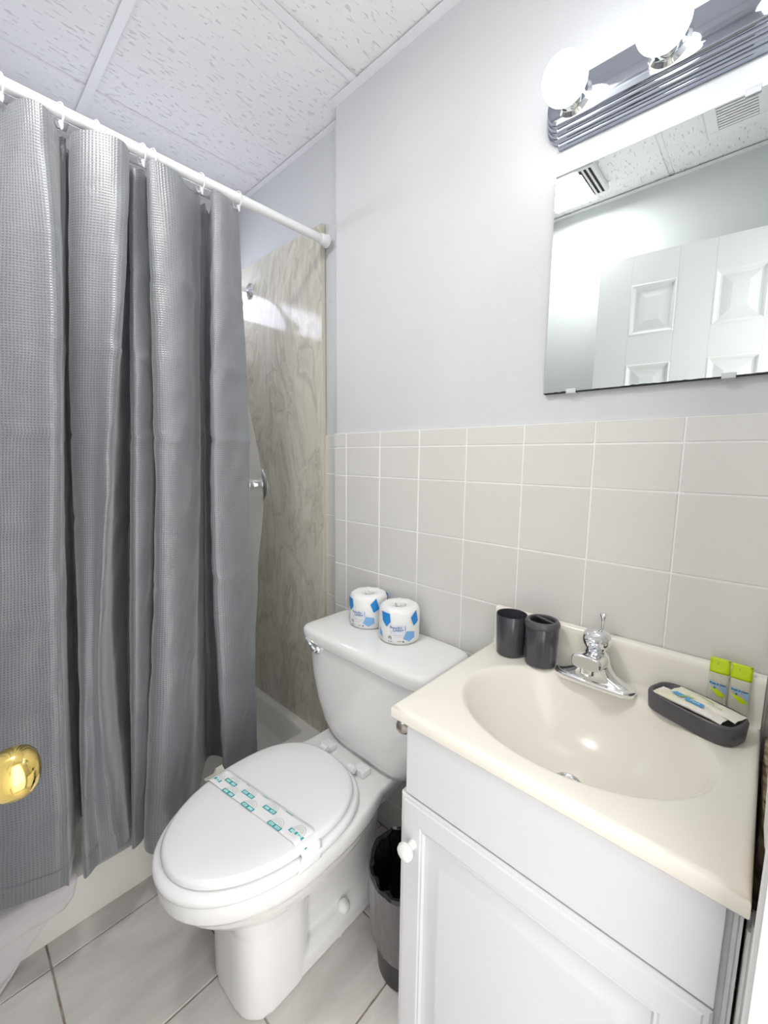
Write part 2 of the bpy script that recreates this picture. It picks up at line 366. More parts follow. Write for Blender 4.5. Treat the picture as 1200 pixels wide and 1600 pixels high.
# stiles and rails around six recessed panels
dbox('stile', 0, DW - .525, -.012, 0, .01, 2.045, M_door, d1, .001); dbox('stile', DW - .115, DW, -.012, 0, .01, 2.045, M_door, d1, .001); dbox('stile', DW - .375, DW - .265, -.012, 0, .01, 2.045, M_door, d1, .001)
for u0, u1 in us:
    for z0, z1 in ((.01, .22), (.86, 1.02), (1.635, 1.745), (1.935, 2.045)): dbox('rail', u0, u1, -.012, 0, z0, z1, M_door, d1)
    for z0, z1 in zs:
        rings = []
        for ins, t in ((0, 0), (.005, .002), (.010, -.001), (.016, -.007), (.022, -.008), (.052, -.001), (.054, -.001)):
            rings.append([D(a, t, b) for a, b in ((u0 + ins, z0 + ins), (u1 - ins, z0 + ins), (u1 - ins, z1 - ins), (u0 + ins, z1 - ins))])
        V = [p for r in rings for p in r]; F = [(i * 4 + j, i * 4 + (j + 1) % 4, i * 4 + 4 + (j + 1) % 4, i * 4 + 4 + j) for i in range(len(rings) - 1) for j in range(4)] + [tuple(len(V) - 4 + j for j in range(4))]
        mk('door_panel', V, F, M_door, d1, smooth=False)
nrm = Vector(D(0, 1, 0)) - Vector(D(0, 0, 0)); kp = Vector(D(DW - .049, 0, .934))
kn = lathe('door_knob', [(.030, 0), (.031, .003), (.027, .007), (.014, .010), (.0125, .018), (.0135, .024), (.0195, .029), (.0245, .036), (.0262, .044), (.0258, .051), (.0228, .058), (.0165, .0635), (.008, .0665), (.002, .067)], kp, nrm, M_brass, d1, n=40)
# ------------------------------------------------------------------ ceiling lamp and vents
cl = thing('ceiling_light', 'square ceiling lamp with lit diffuser and louvred side, seen in mirror corner', 'ceiling light', (.36, -.895, H))
boxes('housing', [((.25, -1.0, H - .022), (.47, -.79, H))], M_trim, cl, bev=.006)
box('diffuser', (.258, -.992, H - .032), (.405, -.798, H - .0215), M_lamp, cl, bev=.006)
for k in range(3): box('louvre_slot', (.415 + k * .017, -.985, H - .0235), (.423 + k * .017, -.805, H - .0215), M_hole, cl)
vg = thing('ceiling_vent', 'white louvred square vent grille in the ceiling, seen in mirror', 'vent', (.87, -.86, H))
boxes('vent_frame', [((.79, -.955, H - .008), (.95, -.925, H)), ((.79, -.80, H - .008), (.95, -.77, H)), ((.79, -.925, H - .008), (.82, -.80, H)), ((.92, -.925, H - .008), (.95, -.80, H))], M_tee, vg, bev=.002)
box('vent_back', (.82, -.925, H - .0015), (.92, -.80, H - .0005), mat('vent_shadow', (.25, .25, .25), .9), vg)
for k in range(9): box('slat', (.82, -.922 + k * .0138, H - .007), (.92, -.914 + k * .0138, H - .003), M_tee, vg, bev=.001, seg=1)
# ------------------------------------------------------------------ shower
sp = thing('shower_pan', 'cream acrylic shower pan with a raised curb behind the curtain', 'shower pan', (-.5, -.5, 0))
rim = .135
prof = [(-.2, 0), (-.2, rim - .014), (-.204, rim - .004), (-.212, rim), (-.258, rim), (-.266, rim - .004), (-.272, rim - .014), (-.29, .05), (-.30, .035), (-.33, .03)]
def rect_ring(ins, z, r=.02):
    x0, x1, y0, y1 = XL + .001 + ins[0], -.2 - ins[1], YF + .001 + ins[2], .052 - ins[3]; out = []
    for cx, cy, a0 in ((x1 - r, y1 - r, 0), (x0 + r, y1 - r, 90), (x0 + r, y0 + r, 180), (x1 - r, y0 + r, 270)):
        for k in range(7):
            a = math.radians(a0 + k * 15); out.append((cx + r * math.cos(a), cy + r * math.sin(a), z))
    return out
rr = [rect_ring((0, 0, 0, 0), .0, .004), rect_ring((0, 0, 0, 0), rim - .012, .004), rect_ring((.002, .003, .002, .002), rim - .003, .006), rect_ring((.008, .010, .008, .008), rim, .01),
      rect_ring((.03, .058, .03, .042), rim, .03), rect_ring((.034, .064, .034, .046), rim - .003, .035), rect_ring((.038, .070, .038, .052), rim - .012, .04), rect_ring((.05, .088, .05, .066), .055, .05), rect_ring((.06, .098, .06, .078), .04, .05), rect_ring((.09, .13, .09, .11), .034, .05)]
loft('pan_shell', rr, M_pan, sp, cap=False)
r_ = rr[-1]; mk('pan_floor', r_, [tuple(range(len(r_)))], M_pan, sp)
lathe('drain', [(.04, 0), (.04, .003), (.036, .004), (.001, .004)], (-.52, -.5, .034), (0, 0, 1), M_chrome, sp)
sh = thing('shower_sprayer', 'chrome shower head on a bent arm from the marble panel', 'shower head', (-.664, .04, 1.96))
lathe('flange', [(.033, 0), (.033, .003), (.028, .008), (.014, .014), (.0125, .016)], (-.664, .04, 1.96), (0, -1, 0), M_chrome, sh)
arm = cr_spline([(-.664, .038, 1.96), (-.664, -.02, 1.962), (-.664, -.07, 1.955), (-.664, -.115, 1.925), (-.664, -.14, 1.895)], 6)
tube('arm', arm, .0095, M_chrome, sh, n=16)
lathe('spray_head', [(.012, 0), (.015, .012), (.013, .02), (.022, .035), (.036, .062), (.041, .072), (.040, .078), (.002, .079)], (-.664, -.137, 1.90), (0, -.62, -.78), M_chrome, sh)
sv = thing('shower_valve', 'round chrome shower valve plate with handle beside curtain edge', 'shower valve', (-.644, .04, 1.132))
lathe('plate', [(.086, 0), (.086, .003), (.080, .008), (.060, .012), (.040, .013)], (-.644, .04, 1.132), (0, -1, 0), M_chrome, sv, n=48)
lathe('handle', [(.026, .012), (.026, .035), (.034, .045), (.036, .062), (.030, .072), (.004, .075)], (-.644, .04, 1.132), (0, -1, 0), M_chrome, sv)
tube('lever', [(-.644, -.02, 1.125), (-.644, -.024, 1.09), (-.644, -.028, 1.06)], [.008, .007, .009], M_chrome, sv)
# rod
XRD = -.118; ZR = 1.972
rod = thing('curtain_rod', 'white enamelled shower curtain rod running to the marble panel', 'curtain rod', (XRD, -.5, ZR))
tube('rod', [(XRD - .024, .036, ZR + .022), (XRD - .0235, -.3, ZR + .021), (XRD - .004, -.30, ZR + .004)][:1] + [(XRD, YF + .01, ZR)], .0135, M_rod, rod, n=24)
# (wider telescoping section near the wall end)
lathe('end_cap', [(.0215, 0), (.0215, .006), (.0185, .012), (.0175, .026), (.015, .03)], (XRD - .024, .0385, ZR + .022), (0, -1, 0), M_rod, rod)
def rod_at(y):
    t = (.036 - y) / (.036 - YF - .01); return XRD - .024 + .024 * t, ZR + .022 - .022 * t
# ------------------------------------------------------------------ curtain
CT = [      # (y, x) of each fold line at five heights
 [(-0.291,-0.135),(-0.288,-0.133),(-0.283,-0.13),(-0.286,-0.13),(-0.289,-0.13)],
 [(-0.348,-0.105),(-0.366,-0.103),(-0.363,-0.1),(-0.357,-0.1),(-0.359,-0.1)],
 [(-0.38,-0.12),(-0.403,-0.112),(-0.418,-0.105),(-0.424,-0.105),(-0.42,-0.105)],
 [(-0.353,-0.165),(-0.352,-0.18),(-0.345,-0.2),(-0.337,-0.22),(-0.332,-0.22)],
 [(-0.36,-0.2),(-0.353,-0.27),(-0.344,-0.33),(-0.343,-0.37),(-0.352,-0.37)],
 [(-0.408,-0.15),(-0.424,-0.145),(-0.441,-0.14),(-0.478,-0.135),(-0.511,-0.13)],
 [(-0.473,-0.095),(-0.48,-0.095),(-0.493,-0.095),(-0.522,-0.09),(-0.555,-0.085)],
 [(-0.52,-0.088),(-0.521,-0.086),(-0.533,-0.085),(-0.57,-0.08),(-0.61,-0.075)],
 [(-0.541,-0.115),(-0.551,-0.11),(-0.564,-0.105),(-0.6,-0.103),(-0.648,-0.1)],
 [(-0.519,-0.175),(-0.517,-0.185),(-0.527,-0.19),(-0.56,-0.188),(-0.606,-0.175)],
 [(-0.54,-0.15),(-0.556,-0.14),(-0.573,-0.13),(-0.607,-0.13),(-0.644,-0.13)],
 [(-0.565,-0.14),(-0.59,-0.13),(-0.614,-0.12),(-0.646,-0.117),(-0.676,-0.115)],
 [(-0.55,-0.19),(-0.556,-0.24),(-0.562,-0.3),(-0.598,-0.3),(-0.622,-0.24)],
 [(-0.57,-0.185),(-0.588,-0.22),(-0.612,-0.25),(-0.65,-0.24),(-0.66,-0.185)],
 [(-0.588,-0.085),(-0.625,-0.075),(-0.675,-0.065),(-0.723,-0.062),(-0.701,-0.06)],
 [(-0.639,-0.085),(-0.67,-0.085),(-0.701,-0.085),(-0.741,-0.07),(-0.753,-0.055)],
 [(-0.687,-0.12),(-0.709,-0.13),(-0.732,-0.14),(-0.76,-0.1),(-0.789,-0.06)],
 [(-0.672,-0.18),(-0.682,-0.25),(-0.69,-0.32),(-0.708,-0.35),(-0.726,-0.35)],
 [(-0.682,-0.19),(-0.698,-0.26),(-0.71,-0.33),(-0.73,-0.37),(-0.748,-0.37)],
 [(-0.702,-0.15),(-0.725,-0.128),(-0.757,-0.105),(-0.788,-0.103),(-0.811,-0.1)],
 [(-0.735,-0.09),(-0.747,-0.075),(-0.776,-0.06),(-0.807,-0.06),(-0.83,-0.06)],
 [(-0.77,-0.1),(-0.783,-0.085),(-0.815,-0.07),(-0.847,-0.068),(-0.873,-0.065)],
 [(-0.809,-0.14),(-0.848,-0.12),(-0.881,-0.1),(-0.921,-0.095),(-0.956,-0.09)],
 [(-0.86,-0.17),(-0.89,-0.16),(-0.93,-0.15),(-0.97,-0.14),(-1.0,-0.14)],
 [(-0.93,-0.11),(-0.95,-0.1),(-0.98,-0.09),(-1.01,-0.09),(-1.03,-0.09)],
 [(-1.0,-0.15),(-1.02,-0.14),(-1.04,-0.14),(-1.06,-0.14),(-1.07,-0.14)],
]
ZB = [0.27, 0.275, 0.28, 0.2, 0.15, 0.16, 0.165, 0.172, 0.188, 0.188, 0.2, 0.205, 0.18, 0.21, 0.27, 0.262, 0.25, 0.17, 0.165, 0.235, 0.262, 0.267, 0.268, 0.265, 0.26, 0.26]      # hem height at each fold line
ZL = [1.945, 1.6, 1.2, .7, .19]
def curtain(nu=7, nv=150):
    cols_ = []
    for c, zb in zip(CT, ZB): cols_.append(cr_spline([(y, x, z) for (y, x), z in zip(c, ZL[:4] + [zb])], 30))
    nr = len(cols_[0]); rows_ = []
    for r in range(nr):
        row = cr_spline([c[r] for c in cols_], nu); rows_.append(row)
    n = len(rows_[0]); ul = [0]
    ref = rows_[nr // 2]
    for i in range(1, n): ul.append(ul[-1] + math.hypot(ref[i][0] - ref[i - 1][0], ref[i][1] - ref[i - 1][1]))
    V = []; UV = []; F = []
    for r, row in enumerate(rows_):
        for i, (y, x, z) in enumerate(row):
            u = ul[i]
            # packing creases and soft wrinkles in the cloth
            w = 0
            for zc, am in ((1.70, .003), (1.50, .004), (1.30, .005), (1.10, .004), (.90, .004), (.68, .003), (.45, .003)):
                zz = zc + .012 * noise.noise((u * 6, zc * 9, 0)); w += 1.5 * am * math.exp(-((z - zz) / .008) ** 2) * (.35 + noise.noise((u * 9, zc * 5, 3)))
            w += .011 * noise.noise((u * 13, z * 1.5, 7)) + .004 * noise.noise((u * 22 + z * 7, z * 8, 2)) + .0022 * (1 - abs(noise.noise((u * 16 - z * 10, z * 12, 9))) * 4 > .55) * noise.noise((u * 12, z * 14, 4))
            # the top hem scallops between the rings
            sag = 0
            if z > 1.75:
                t = (z - 1.75) / .195
                sag = t * (.016 - .022 * (1 - abs(math.cos((u + .03) * PI / .155))) + rod_at(y)[1] - 1.985) + .006 * t * noise.noise((u * 14, 0, 5))
            hem = .004 * math.sin(u * 30) if r == 0 else 0
            V.append((x + w * 1.2, y + w * .4, z + sag)); UV.append((u, z))
    for r in range(nr - 1):
        for i in range(n - 1): F.append((r * n + i, r * n + i + 1, (r + 1) * n + i + 1, (r + 1) * n + i))
    return V, F, UV, n, nr
V, F, UV, n, nr = curtain()
cu_ = thing('shower_curtain', 'grey waffle weave shower curtain hanging in deep folds from the white rod', 'shower curtain', (-.12, -.65, .19))
mk('curtain_cloth', V, F, M_curtain, cu_, angle=180, uv=UV, fixn=False)
top = [Vector(v) + Vector((.0012, 0, -.004)) for v in V[:n]]
# hem seam strips: bottom hem and side hem, folded double
hb = [V[(nr - 1) * n + i] for i in range(n)]; hb2 = [V[(nr - 6) * n + i] for i in range(n)]
mk('bottom_hem', [Vector(a) + Vector((.0012, .0004, 0)) for a in hb] + [Vector(a) + Vector((.0012, .0004, 0)) for a in hb2], [(i, i + 1, n + i + 1, n + i) for i in range(n - 1)], M_curtain, cu_, angle=180, uv=[(UV[(nr - 1) * n + i][0], .19) for i in range(n)] + [(UV[i][0], UV[(nr - 6) * n + i][1]) for i in range(n)], fixn=False)
# liner behind
lin = []; lr = []
for k in range(40):
    z = 1.93 - k * (1.93 - .15) / 39; q = k / 39
    tb = [(1.95, -.33), (1.75, -.25), (1.6, -.165), (1.4, -.120), (1.2, -.086), (1.1, -.077), (.8, -.113), (.4, -.140), (.1, -.150)]
    y0 = next(a[1] + (b_[1] - a[1]) * (a[0] - z) / (a[0] - b_[0]) for a, b_ in zip(tb, tb[1:]) if z >= b_[0]) + .002 * math.sin(k)
    lr.append([(-.25 - .15 * min(1, q * 4) + .008 * math.sin(i * 1.7 + q), y0 - i * .03 - .008 * math.sin(i * 2.1), z) for i in range(27)])
V2 = [p for r in lr for p in r]
ln = mk('curtain_liner', V2, [(r * 27 + i, r * 27 + i + 1, r * 27 + i + 28, r * 27 + i + 27) for r in range(39) for i in range(26)], M_liner, None, angle=180, at=(-.22, -.6, .15))
tag(ln, 'translucent white inner liner showing past the right edge of the grey curtain', 'curtain liner')
# rings
ry = [-.296, -.405, -.535, -.545, -.655, -.70, -.79, -.86, -.95, -1.03]
ring_names = ['at the right end of the curtain', 'second from the right end of the curtain', 'third from the right end, one of a close pair', 'fourth from the right end, one of a close pair',
 'over the wide left-of-centre fold', 'at the notch right of the wide left fold', 'at the left edge of the picture', 'just outside the picture, above the left fold', 'outside the picture to the left', 'farthest left beside the front wall']
ry = [-.296, -.402, -.522, -.545, -.64, -.705, -.80, -.88, -.96, -1.04]
for k, (y, nm) in enumerate(zip(ry, ring_names)):
    rx, rz = rod_at(y); tg = thing('curtain_ring', 'clear plastic curtain ring ' + nm, 'curtain ring', (rx, y, rz), 'clear rings on the curtain rod')
    pts = []
    for q in range(28):
        a = q / 28 * 2 * PI; rad = .0165 if math.sin(a) > -.3 else .0165 + .016 * (-math.sin(a) - .3)
        pts.append((rx + rad * math.cos(a), y + .004 * math.cos(a), rz + rad * math.sin(a)))
    tube('loop', pts, .0022, M_ring, tg, n=8, closed=True)
    lathe('roller_clasp', [(.001, 0), (.005, .001), (.0055, .004), (.0035, .012), (.002, .017), (.001, .018)], (rx + .006, y, rz - .022), (.2, 0, -1), M_ring, tg, n=12)
# towel over the curb
def drape(P_, yr, width, nn, lift=0, seed=0):
    cp = cr_spline(P_, 6); rows_ = []
    for k, (x, z, y0) in enumerate(cp):
        rows_.append([(x + lift + .005 * noise.noise((i * .35, k * .2, seed)), y0 - i * width / nn, z + .003 * noise.noise((i * .3, k * .25, seed + 5))) for i in range(nn)])
    return rows_
def cloth(name, rows_, m, parent, th):
    nn = len(rows_[0]); V = [p for r in rows_ for p in r]
    F = [(r * nn + i, r * nn + i + 1, r * nn + i + nn + 1, r * nn + i + nn) for r in range(len(rows_) - 1) for i in range(nn - 1)]
    o = mk(name, V, F, m, parent, angle=180, fixn=False); md = o.modifiers.new('s', 'SOLIDIFY'); md.thickness = th; md.offset = 0; return bake(o)
tw = thing('bath_mat', 'folded white bath mat hanging over the shower curb onto the floor', 'bath mat', (-.19, -.9, 0))
low = drape([(-.262, rim + .008, -.80), (-.24, rim + .010, -.80), (-.21, rim + .010, -.80), (-.193, rim + .002, -.805), (-.188, .10, -.84), (-.184, .05, -.885), (-.176, .012, -.925), (-.150, .008, -.95), (-.11, .008, -.985)], 0, .16, 20)
cloth('mat_cloth', low, M_towel, tw, .006)
up = drape([(-.255, rim + .018, -.785), (-.22, rim + .020, -.785), (-.192, rim + .014, -.785), (-.178, rim - .008, -.792), (-.173, .112, -.803), (-.175, .098, -.818), (-.186, .094, -.83)], 0, .30, 30, 0, 3)
cloth('folded_layer', up, M_towel, tw, .009)
tube('hem_roll', [r[0] for r in low[14:]], .004, M_towel, tw, n=8)
# ------------------------------------------------------------------ toilet
TX = .236
tl = thing('toilet', 'white two-piece toilet with closed lid beside the grey curtain', 'toilet', (TX, -.36, 0))
def egg(hw, yb, yf, z, n=48, pw=2.0, yw=None, back=2.6):
    """plan outline: widest at yw, rounded back, elongated front"""
    yw = (yb * .45 + yf * .55) if yw is None else yw; out = []
    for i in range(n):
        a = 2 * PI * i / n; c, s = math.cos(a), math.sin(a)
        if s >= 0: e = back; L = yb - yw
        else: e = pw; L = yw - yf
        out.append((TX + hw * math.copysign(abs(c) ** (2 / e), c), yw + L * math.copysign(abs(s) ** (2 / e), s), z))
    return out
bowl_rings = [egg(.060, -.30, -.50, .185), egg(.085, -.24, -.56, .205), egg(.115, -.20, -.61, .235), egg(.145, -.17, -.655, .275), egg(.163, -.15, -.684, .310), egg(.170, -.14, -.697, .335), egg(.176, -.14, -.706, .342), egg(.181, -.13, -.715, .352), egg(.183, -.13, -.718, .375), egg(.181, -.13, -.716, .388), egg(.176, -.13, -.711, .394)]
V = []; F = []
def add_loft(rings):
    o_ = len(V); n_ = len(rings[0])
    for r in rings: V.extend(r)
    for i in range(len(rings) - 1):
        for j in range(n_): F.append((o_ + i * n_ + j, o_ + i * n_ + (j + 1) % n_, o_ + (i + 1) * n_ + (j + 1) % n_, o_ + (i + 1) * n_ + j))
    F.append(tuple(o_ + j for j in range(n_))[::-1]); F.append(tuple(o_ + (len(rings) - 1) * n_ + j for j in range(n_)))
def sq(x0, x1, y0, y1, z, e=5, n=40, cx=None):
    out = []; xc, yc = (x0 + x1) / 2, (y0 + y1) / 2
    for i in range(n):
        a = 2 * PI * i / n; c, s = math.cos(a), math.sin(a)
        out.append((xc + (x1 - x0) / 2 * math.copysign(abs(c) ** (2 / e), c), yc + (y1 - y0) / 2 * math.copysign(abs(s) ** (2 / e), s), z))
    return out
add_loft(bowl_rings)
# front pillar, trapway, foot plinth, tank deck
add_loft([sq(TX - .108, TX + .108, -.592, -.40, 0, 3.2), sq(TX - .106, TX + .106, -.590, -.40, .10, 3.4), sq(TX - .102, TX + .102, -.588, -.40, .20, 3.4), sq(TX - .110, TX + .110, -.60, -.38, .27, 3)])
add_loft([sq(TX - .105, TX + .105, -.55, -.10, 0, 5), sq(TX - .104, TX + .104, -.55, -.10, .045, 5), sq(TX - .088, TX + .088, -.53, -.115, .062, 5)])
add_loft([sq(TX - .070, TX + .070, -.50, -.12, .03, 3), sq(TX - .074, TX + .074, -.50, -.115, .14, 3), sq(TX - .088, TX + .088, -.50, -.11, .24, 3), sq(TX - .12, TX + .12, -.50, -.10, .33, 3)])
add_loft([sq(TX - .09, TX + .09, -.34, -.045, .27, 5), sq(TX - .125, TX + .125, -.36, -.028, .33, 6), sq(TX - .148, TX + .148, -.40, -.020, .372, 6), sq(TX - .152, TX + .152, -.42, -.018, .388, 6), sq(TX - .148, TX + .148, -.42, -.022, .395, 6)])
bw = mk('bowl', V, F, M_porc, tl, fixn=True)
md = bw.modifiers.new('r', 'REMESH'); md.mode = 'VOXEL'; md.voxel_size = .005; md.use_smooth_shade = True
md = bw.modifiers.new('s', 'SMOOTH'); md.factor = .5; md.iterations = 7
bake(bw)
for s in (-1, 1): lathe('bolt_cap', [(.017, 0), (.017, .006), (.014, .014), (.008, .019), (.001, .020)], (TX + s * .085, -.30, .056), (s * .5, 0, 1), M_porc, tl, n=20)
def slab(name, fn, spec, m, parent):
    return loft(name, [fn(*s) for s in spec], m, parent, angle=50)
def seat_ring(ins, z): return egg(.184 - ins, -.245 - ins, -.722 + ins, z, 72, 2.05, -.46, 2.5)
slab('seat', seat_ring, [(.006, .3945), (.001, .399), (.0, .405), (.001, .411), (.006, .4155), (.02, .417)], M_seat, tl)
def lid_ring(ins, z): return egg(.170 - ins, -.262 - ins, -.704 + ins, z, 72, 2.05, -.455, 2.5)
slab('seat_lid', lid_ring, [(.006, .4185), (.0, .4215), (-.001, .428), (.003, .4345), (.010, .4375), (.05, .4385), (.12, .4390)], M_seat, tl)
for s in (-1, 1):
    hx = TX + s * .072
    box('hinge_block', (hx - .021, -.236, .3945), (hx + .021, -.205, .414), M_seat, tl, bev=.004)
    hg = lathe('hinge_barrel', [(.001, 0), (.009, .001), (.0095, .006), (.0085, .007), (.0095, .008), (.0095, .016), (.0085, .017), (.0095, .018), (.009, .026), (.001, .027)], (hx - .014 * s - .013, -.247, .418), (1, 0, 0), M_seat, tl, n=18)
# tank
TKX = .275
def trr(hw, y0, y1, z, e=7): return sq(TKX - hw, TKX + hw, y0, y1, z, e, 64)
loft('tank', [trr(.145, -.175, -.035, .398, 5), trr(.150, -.187, -.028, .402, 5), trr(.156, -.196, -.024, .42, 5), trr(.182, -.204, -.020, .455, 5.5), trr(.207, -.209, -.018, .52, 6), trr(.222, -.213, -.016, .60), trr(.232, -.217, -.014, .70), trr(.233, -.217, -.014, .708)], M_porc, tl, angle=60)
loft('tank_lid', [trr(.236, -.220, -.012, .7065, 8), trr(.243, -.2275, -.008, .707, 8), trr(.2455, -.230, -.007, .711, 8), trr(.2455, -.230, -.007, .731, 8), trr(.2440, -.2285, -.008, .738, 8), trr(.239, -.2235, -.012, .743, 8), trr(.228, -.212, -.020, .7455, 8), trr(.19, -.18, -.04, .746, 6)], M_porc, tl, angle=60)
lathe('lever_boss', [(.013, 0), (.013, .006), (.009, .011), (.001, .012)], (.117, -.2165, .690), (0, -1, 0), M_chrome, tl, n=20)
tube('flush_lever', cr_spline([(.117, -.229, .690), (.103, -.2305, .697), (.088, -.2305, .706), (.074, -.229, .713)], 5), [.0075] * 6 + [.0065] * 5 + [.0055] * 5, M_chrome, tl, n=14)
# paper band across the lid
pb = thing('paper_band', 'white paper strip with teal logos wrapped across the toilet lid', 'sanitary band', (TX, -.50, .44))
pa, pbv = Vector((.052, -.525, .4415)), Vector((.418, -.513, .4415))       # runs across, x direction
def band_pt(u, v):       # u 0..1 across the lid, v 0..1 across the strip
    L = [(-.010, -.030, -.052), (.0, -.012, -.022), (.03, .0, -.0015), (.5, 0, .0015), (.955, 0, .0), (.985, -.0, -.012), (1.0, .0, -.03)]
    x = .072 + .340 * u; y = (-.547 + .0517 * u) + .052 * v
    e = abs((x - TX) / .170); zt = .4425 + .0006 * math.sin(u * 19 + v * 2)
    if e > .88: zt -= (e - .88) * .12
    return Vector((x, y, zt))
nu, nvv = 60, 6; V = []; F = []
for i in range(nu + 1):
    for j in range(nvv + 1): V.append(band_pt(i / nu, j / nvv))
last = [V[nu * (nvv + 1) + j] for j in range(nvv + 1)]
for k in range(1, 6):
    for j in range(nvv + 1): V.append(last[j] + Vector((.002 * k, -.004 * k * (1 - j / 9), -.0052 * k)))
first = [V[j] for j in range(nvv + 1)]
tot = nu + 6
for i in range(tot - 1):
    for j in range(nvv): F.append((i * (nvv + 1) + j, (i + 1) * (nvv + 1) + j, (i + 1) * (nvv + 1) + j + 1, i * (nvv + 1) + j + 1))
o = mk('paper_strip', V, F, M_band, pb, angle=80); md = o.modifiers.new('s', 'SOLIDIFY'); md.thickness = .0006; bake(o)
# stray paper end standing up behind the lid
tail = [band_pt(0, j / 6) for j in range(7)]; V = []
for k in range(6):
    for j in range(7): V.append(tail[j] + Vector((-.0045 * k - .001 * k * (j > 3), .001 * k, -.002 * k + (.0016 * k if j > 3 else 0))))
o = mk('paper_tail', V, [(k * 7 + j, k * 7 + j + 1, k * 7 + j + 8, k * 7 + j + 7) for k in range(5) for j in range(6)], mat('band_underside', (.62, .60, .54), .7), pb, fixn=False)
def band_map(x, y):
    u = x / .340; v = y / .052; p = band_pt(u, v); return p + Vector((0, 0, .0006)), (0, 0, 1)
def arc2(cx, cy, r0, r1, a0=0, a1=180, n=10):
    v = []; 
    for k in range(n + 1):
        a = math.radians(a0 + (a1 - a0) * k / n); v += [(cx + r0 * math.cos(a), cy + r0 * math.sin(a)), (cx + r1 * math.cos(a), cy + r1 * math.sin(a))]
    return v, [(2 * k, 2 * k + 1, 2 * k + 3, 2 * k + 2) for k in range(n)]
def rect2(x0, y0, x1, y1): return [(x0, y0), (x1, y0), (x1, y1), (x0, y1)], [(0, 1, 2, 3)]
spots = [(.022, .016), (.062, .030), (.088, .006), (.128, .030), (.160, .006), (.205, .030), (.250, .007), (.300, .022)]
tealsh = []; palesh = []; arcs = []
K = 1.22
for cx, cy in spots:
    def R4(a, b, c, d_): return rect2(cx + a * K, cy + b * K, cx + c * K, cy + d_ * K)
    tealsh += [R4(-.016, -.006, .016, -.0044), R4(-.016, .0004, .016, .002), R4(-.016, -.0048, -.0132, .0008), R4(.0132, -.0048, .016, .0008), R4(-.0022, -.005, .0022, .001), R4(-.011, -.0026, -.005, -.0016), R4(.005, -.0026, .011, -.0016)]
    palesh += [R4(-.0132, -.0044, -.0022, .0004), R4(.0022, -.0044, .0132, .0004)]
    arcs += [arc2(cx, cy + .0025, .0085 * K, .0095 * K), arc2(cx, cy + .0025, .0125 * K, .0136 * K)] + [arc2(cx, cy + .0025, .004 * K, .0065 * K, a_, a_ + 14, 2) for a_ in (15, 45, 75, 105, 135)]
tealsh += [rect2(.096, .046, .110, .0472), rect2(.158, .046, .176, .0472), rect2(.236, .046, .258, .0475), rect2(.330, .012, .335, .018)]
flat('logo_bars', tealsh, band_map, M_teal, pb); flat('logo_fill', palesh, band_map, M_teal2, pb); flat('logo_arcs', arcs, band_map, M_arc, pb)
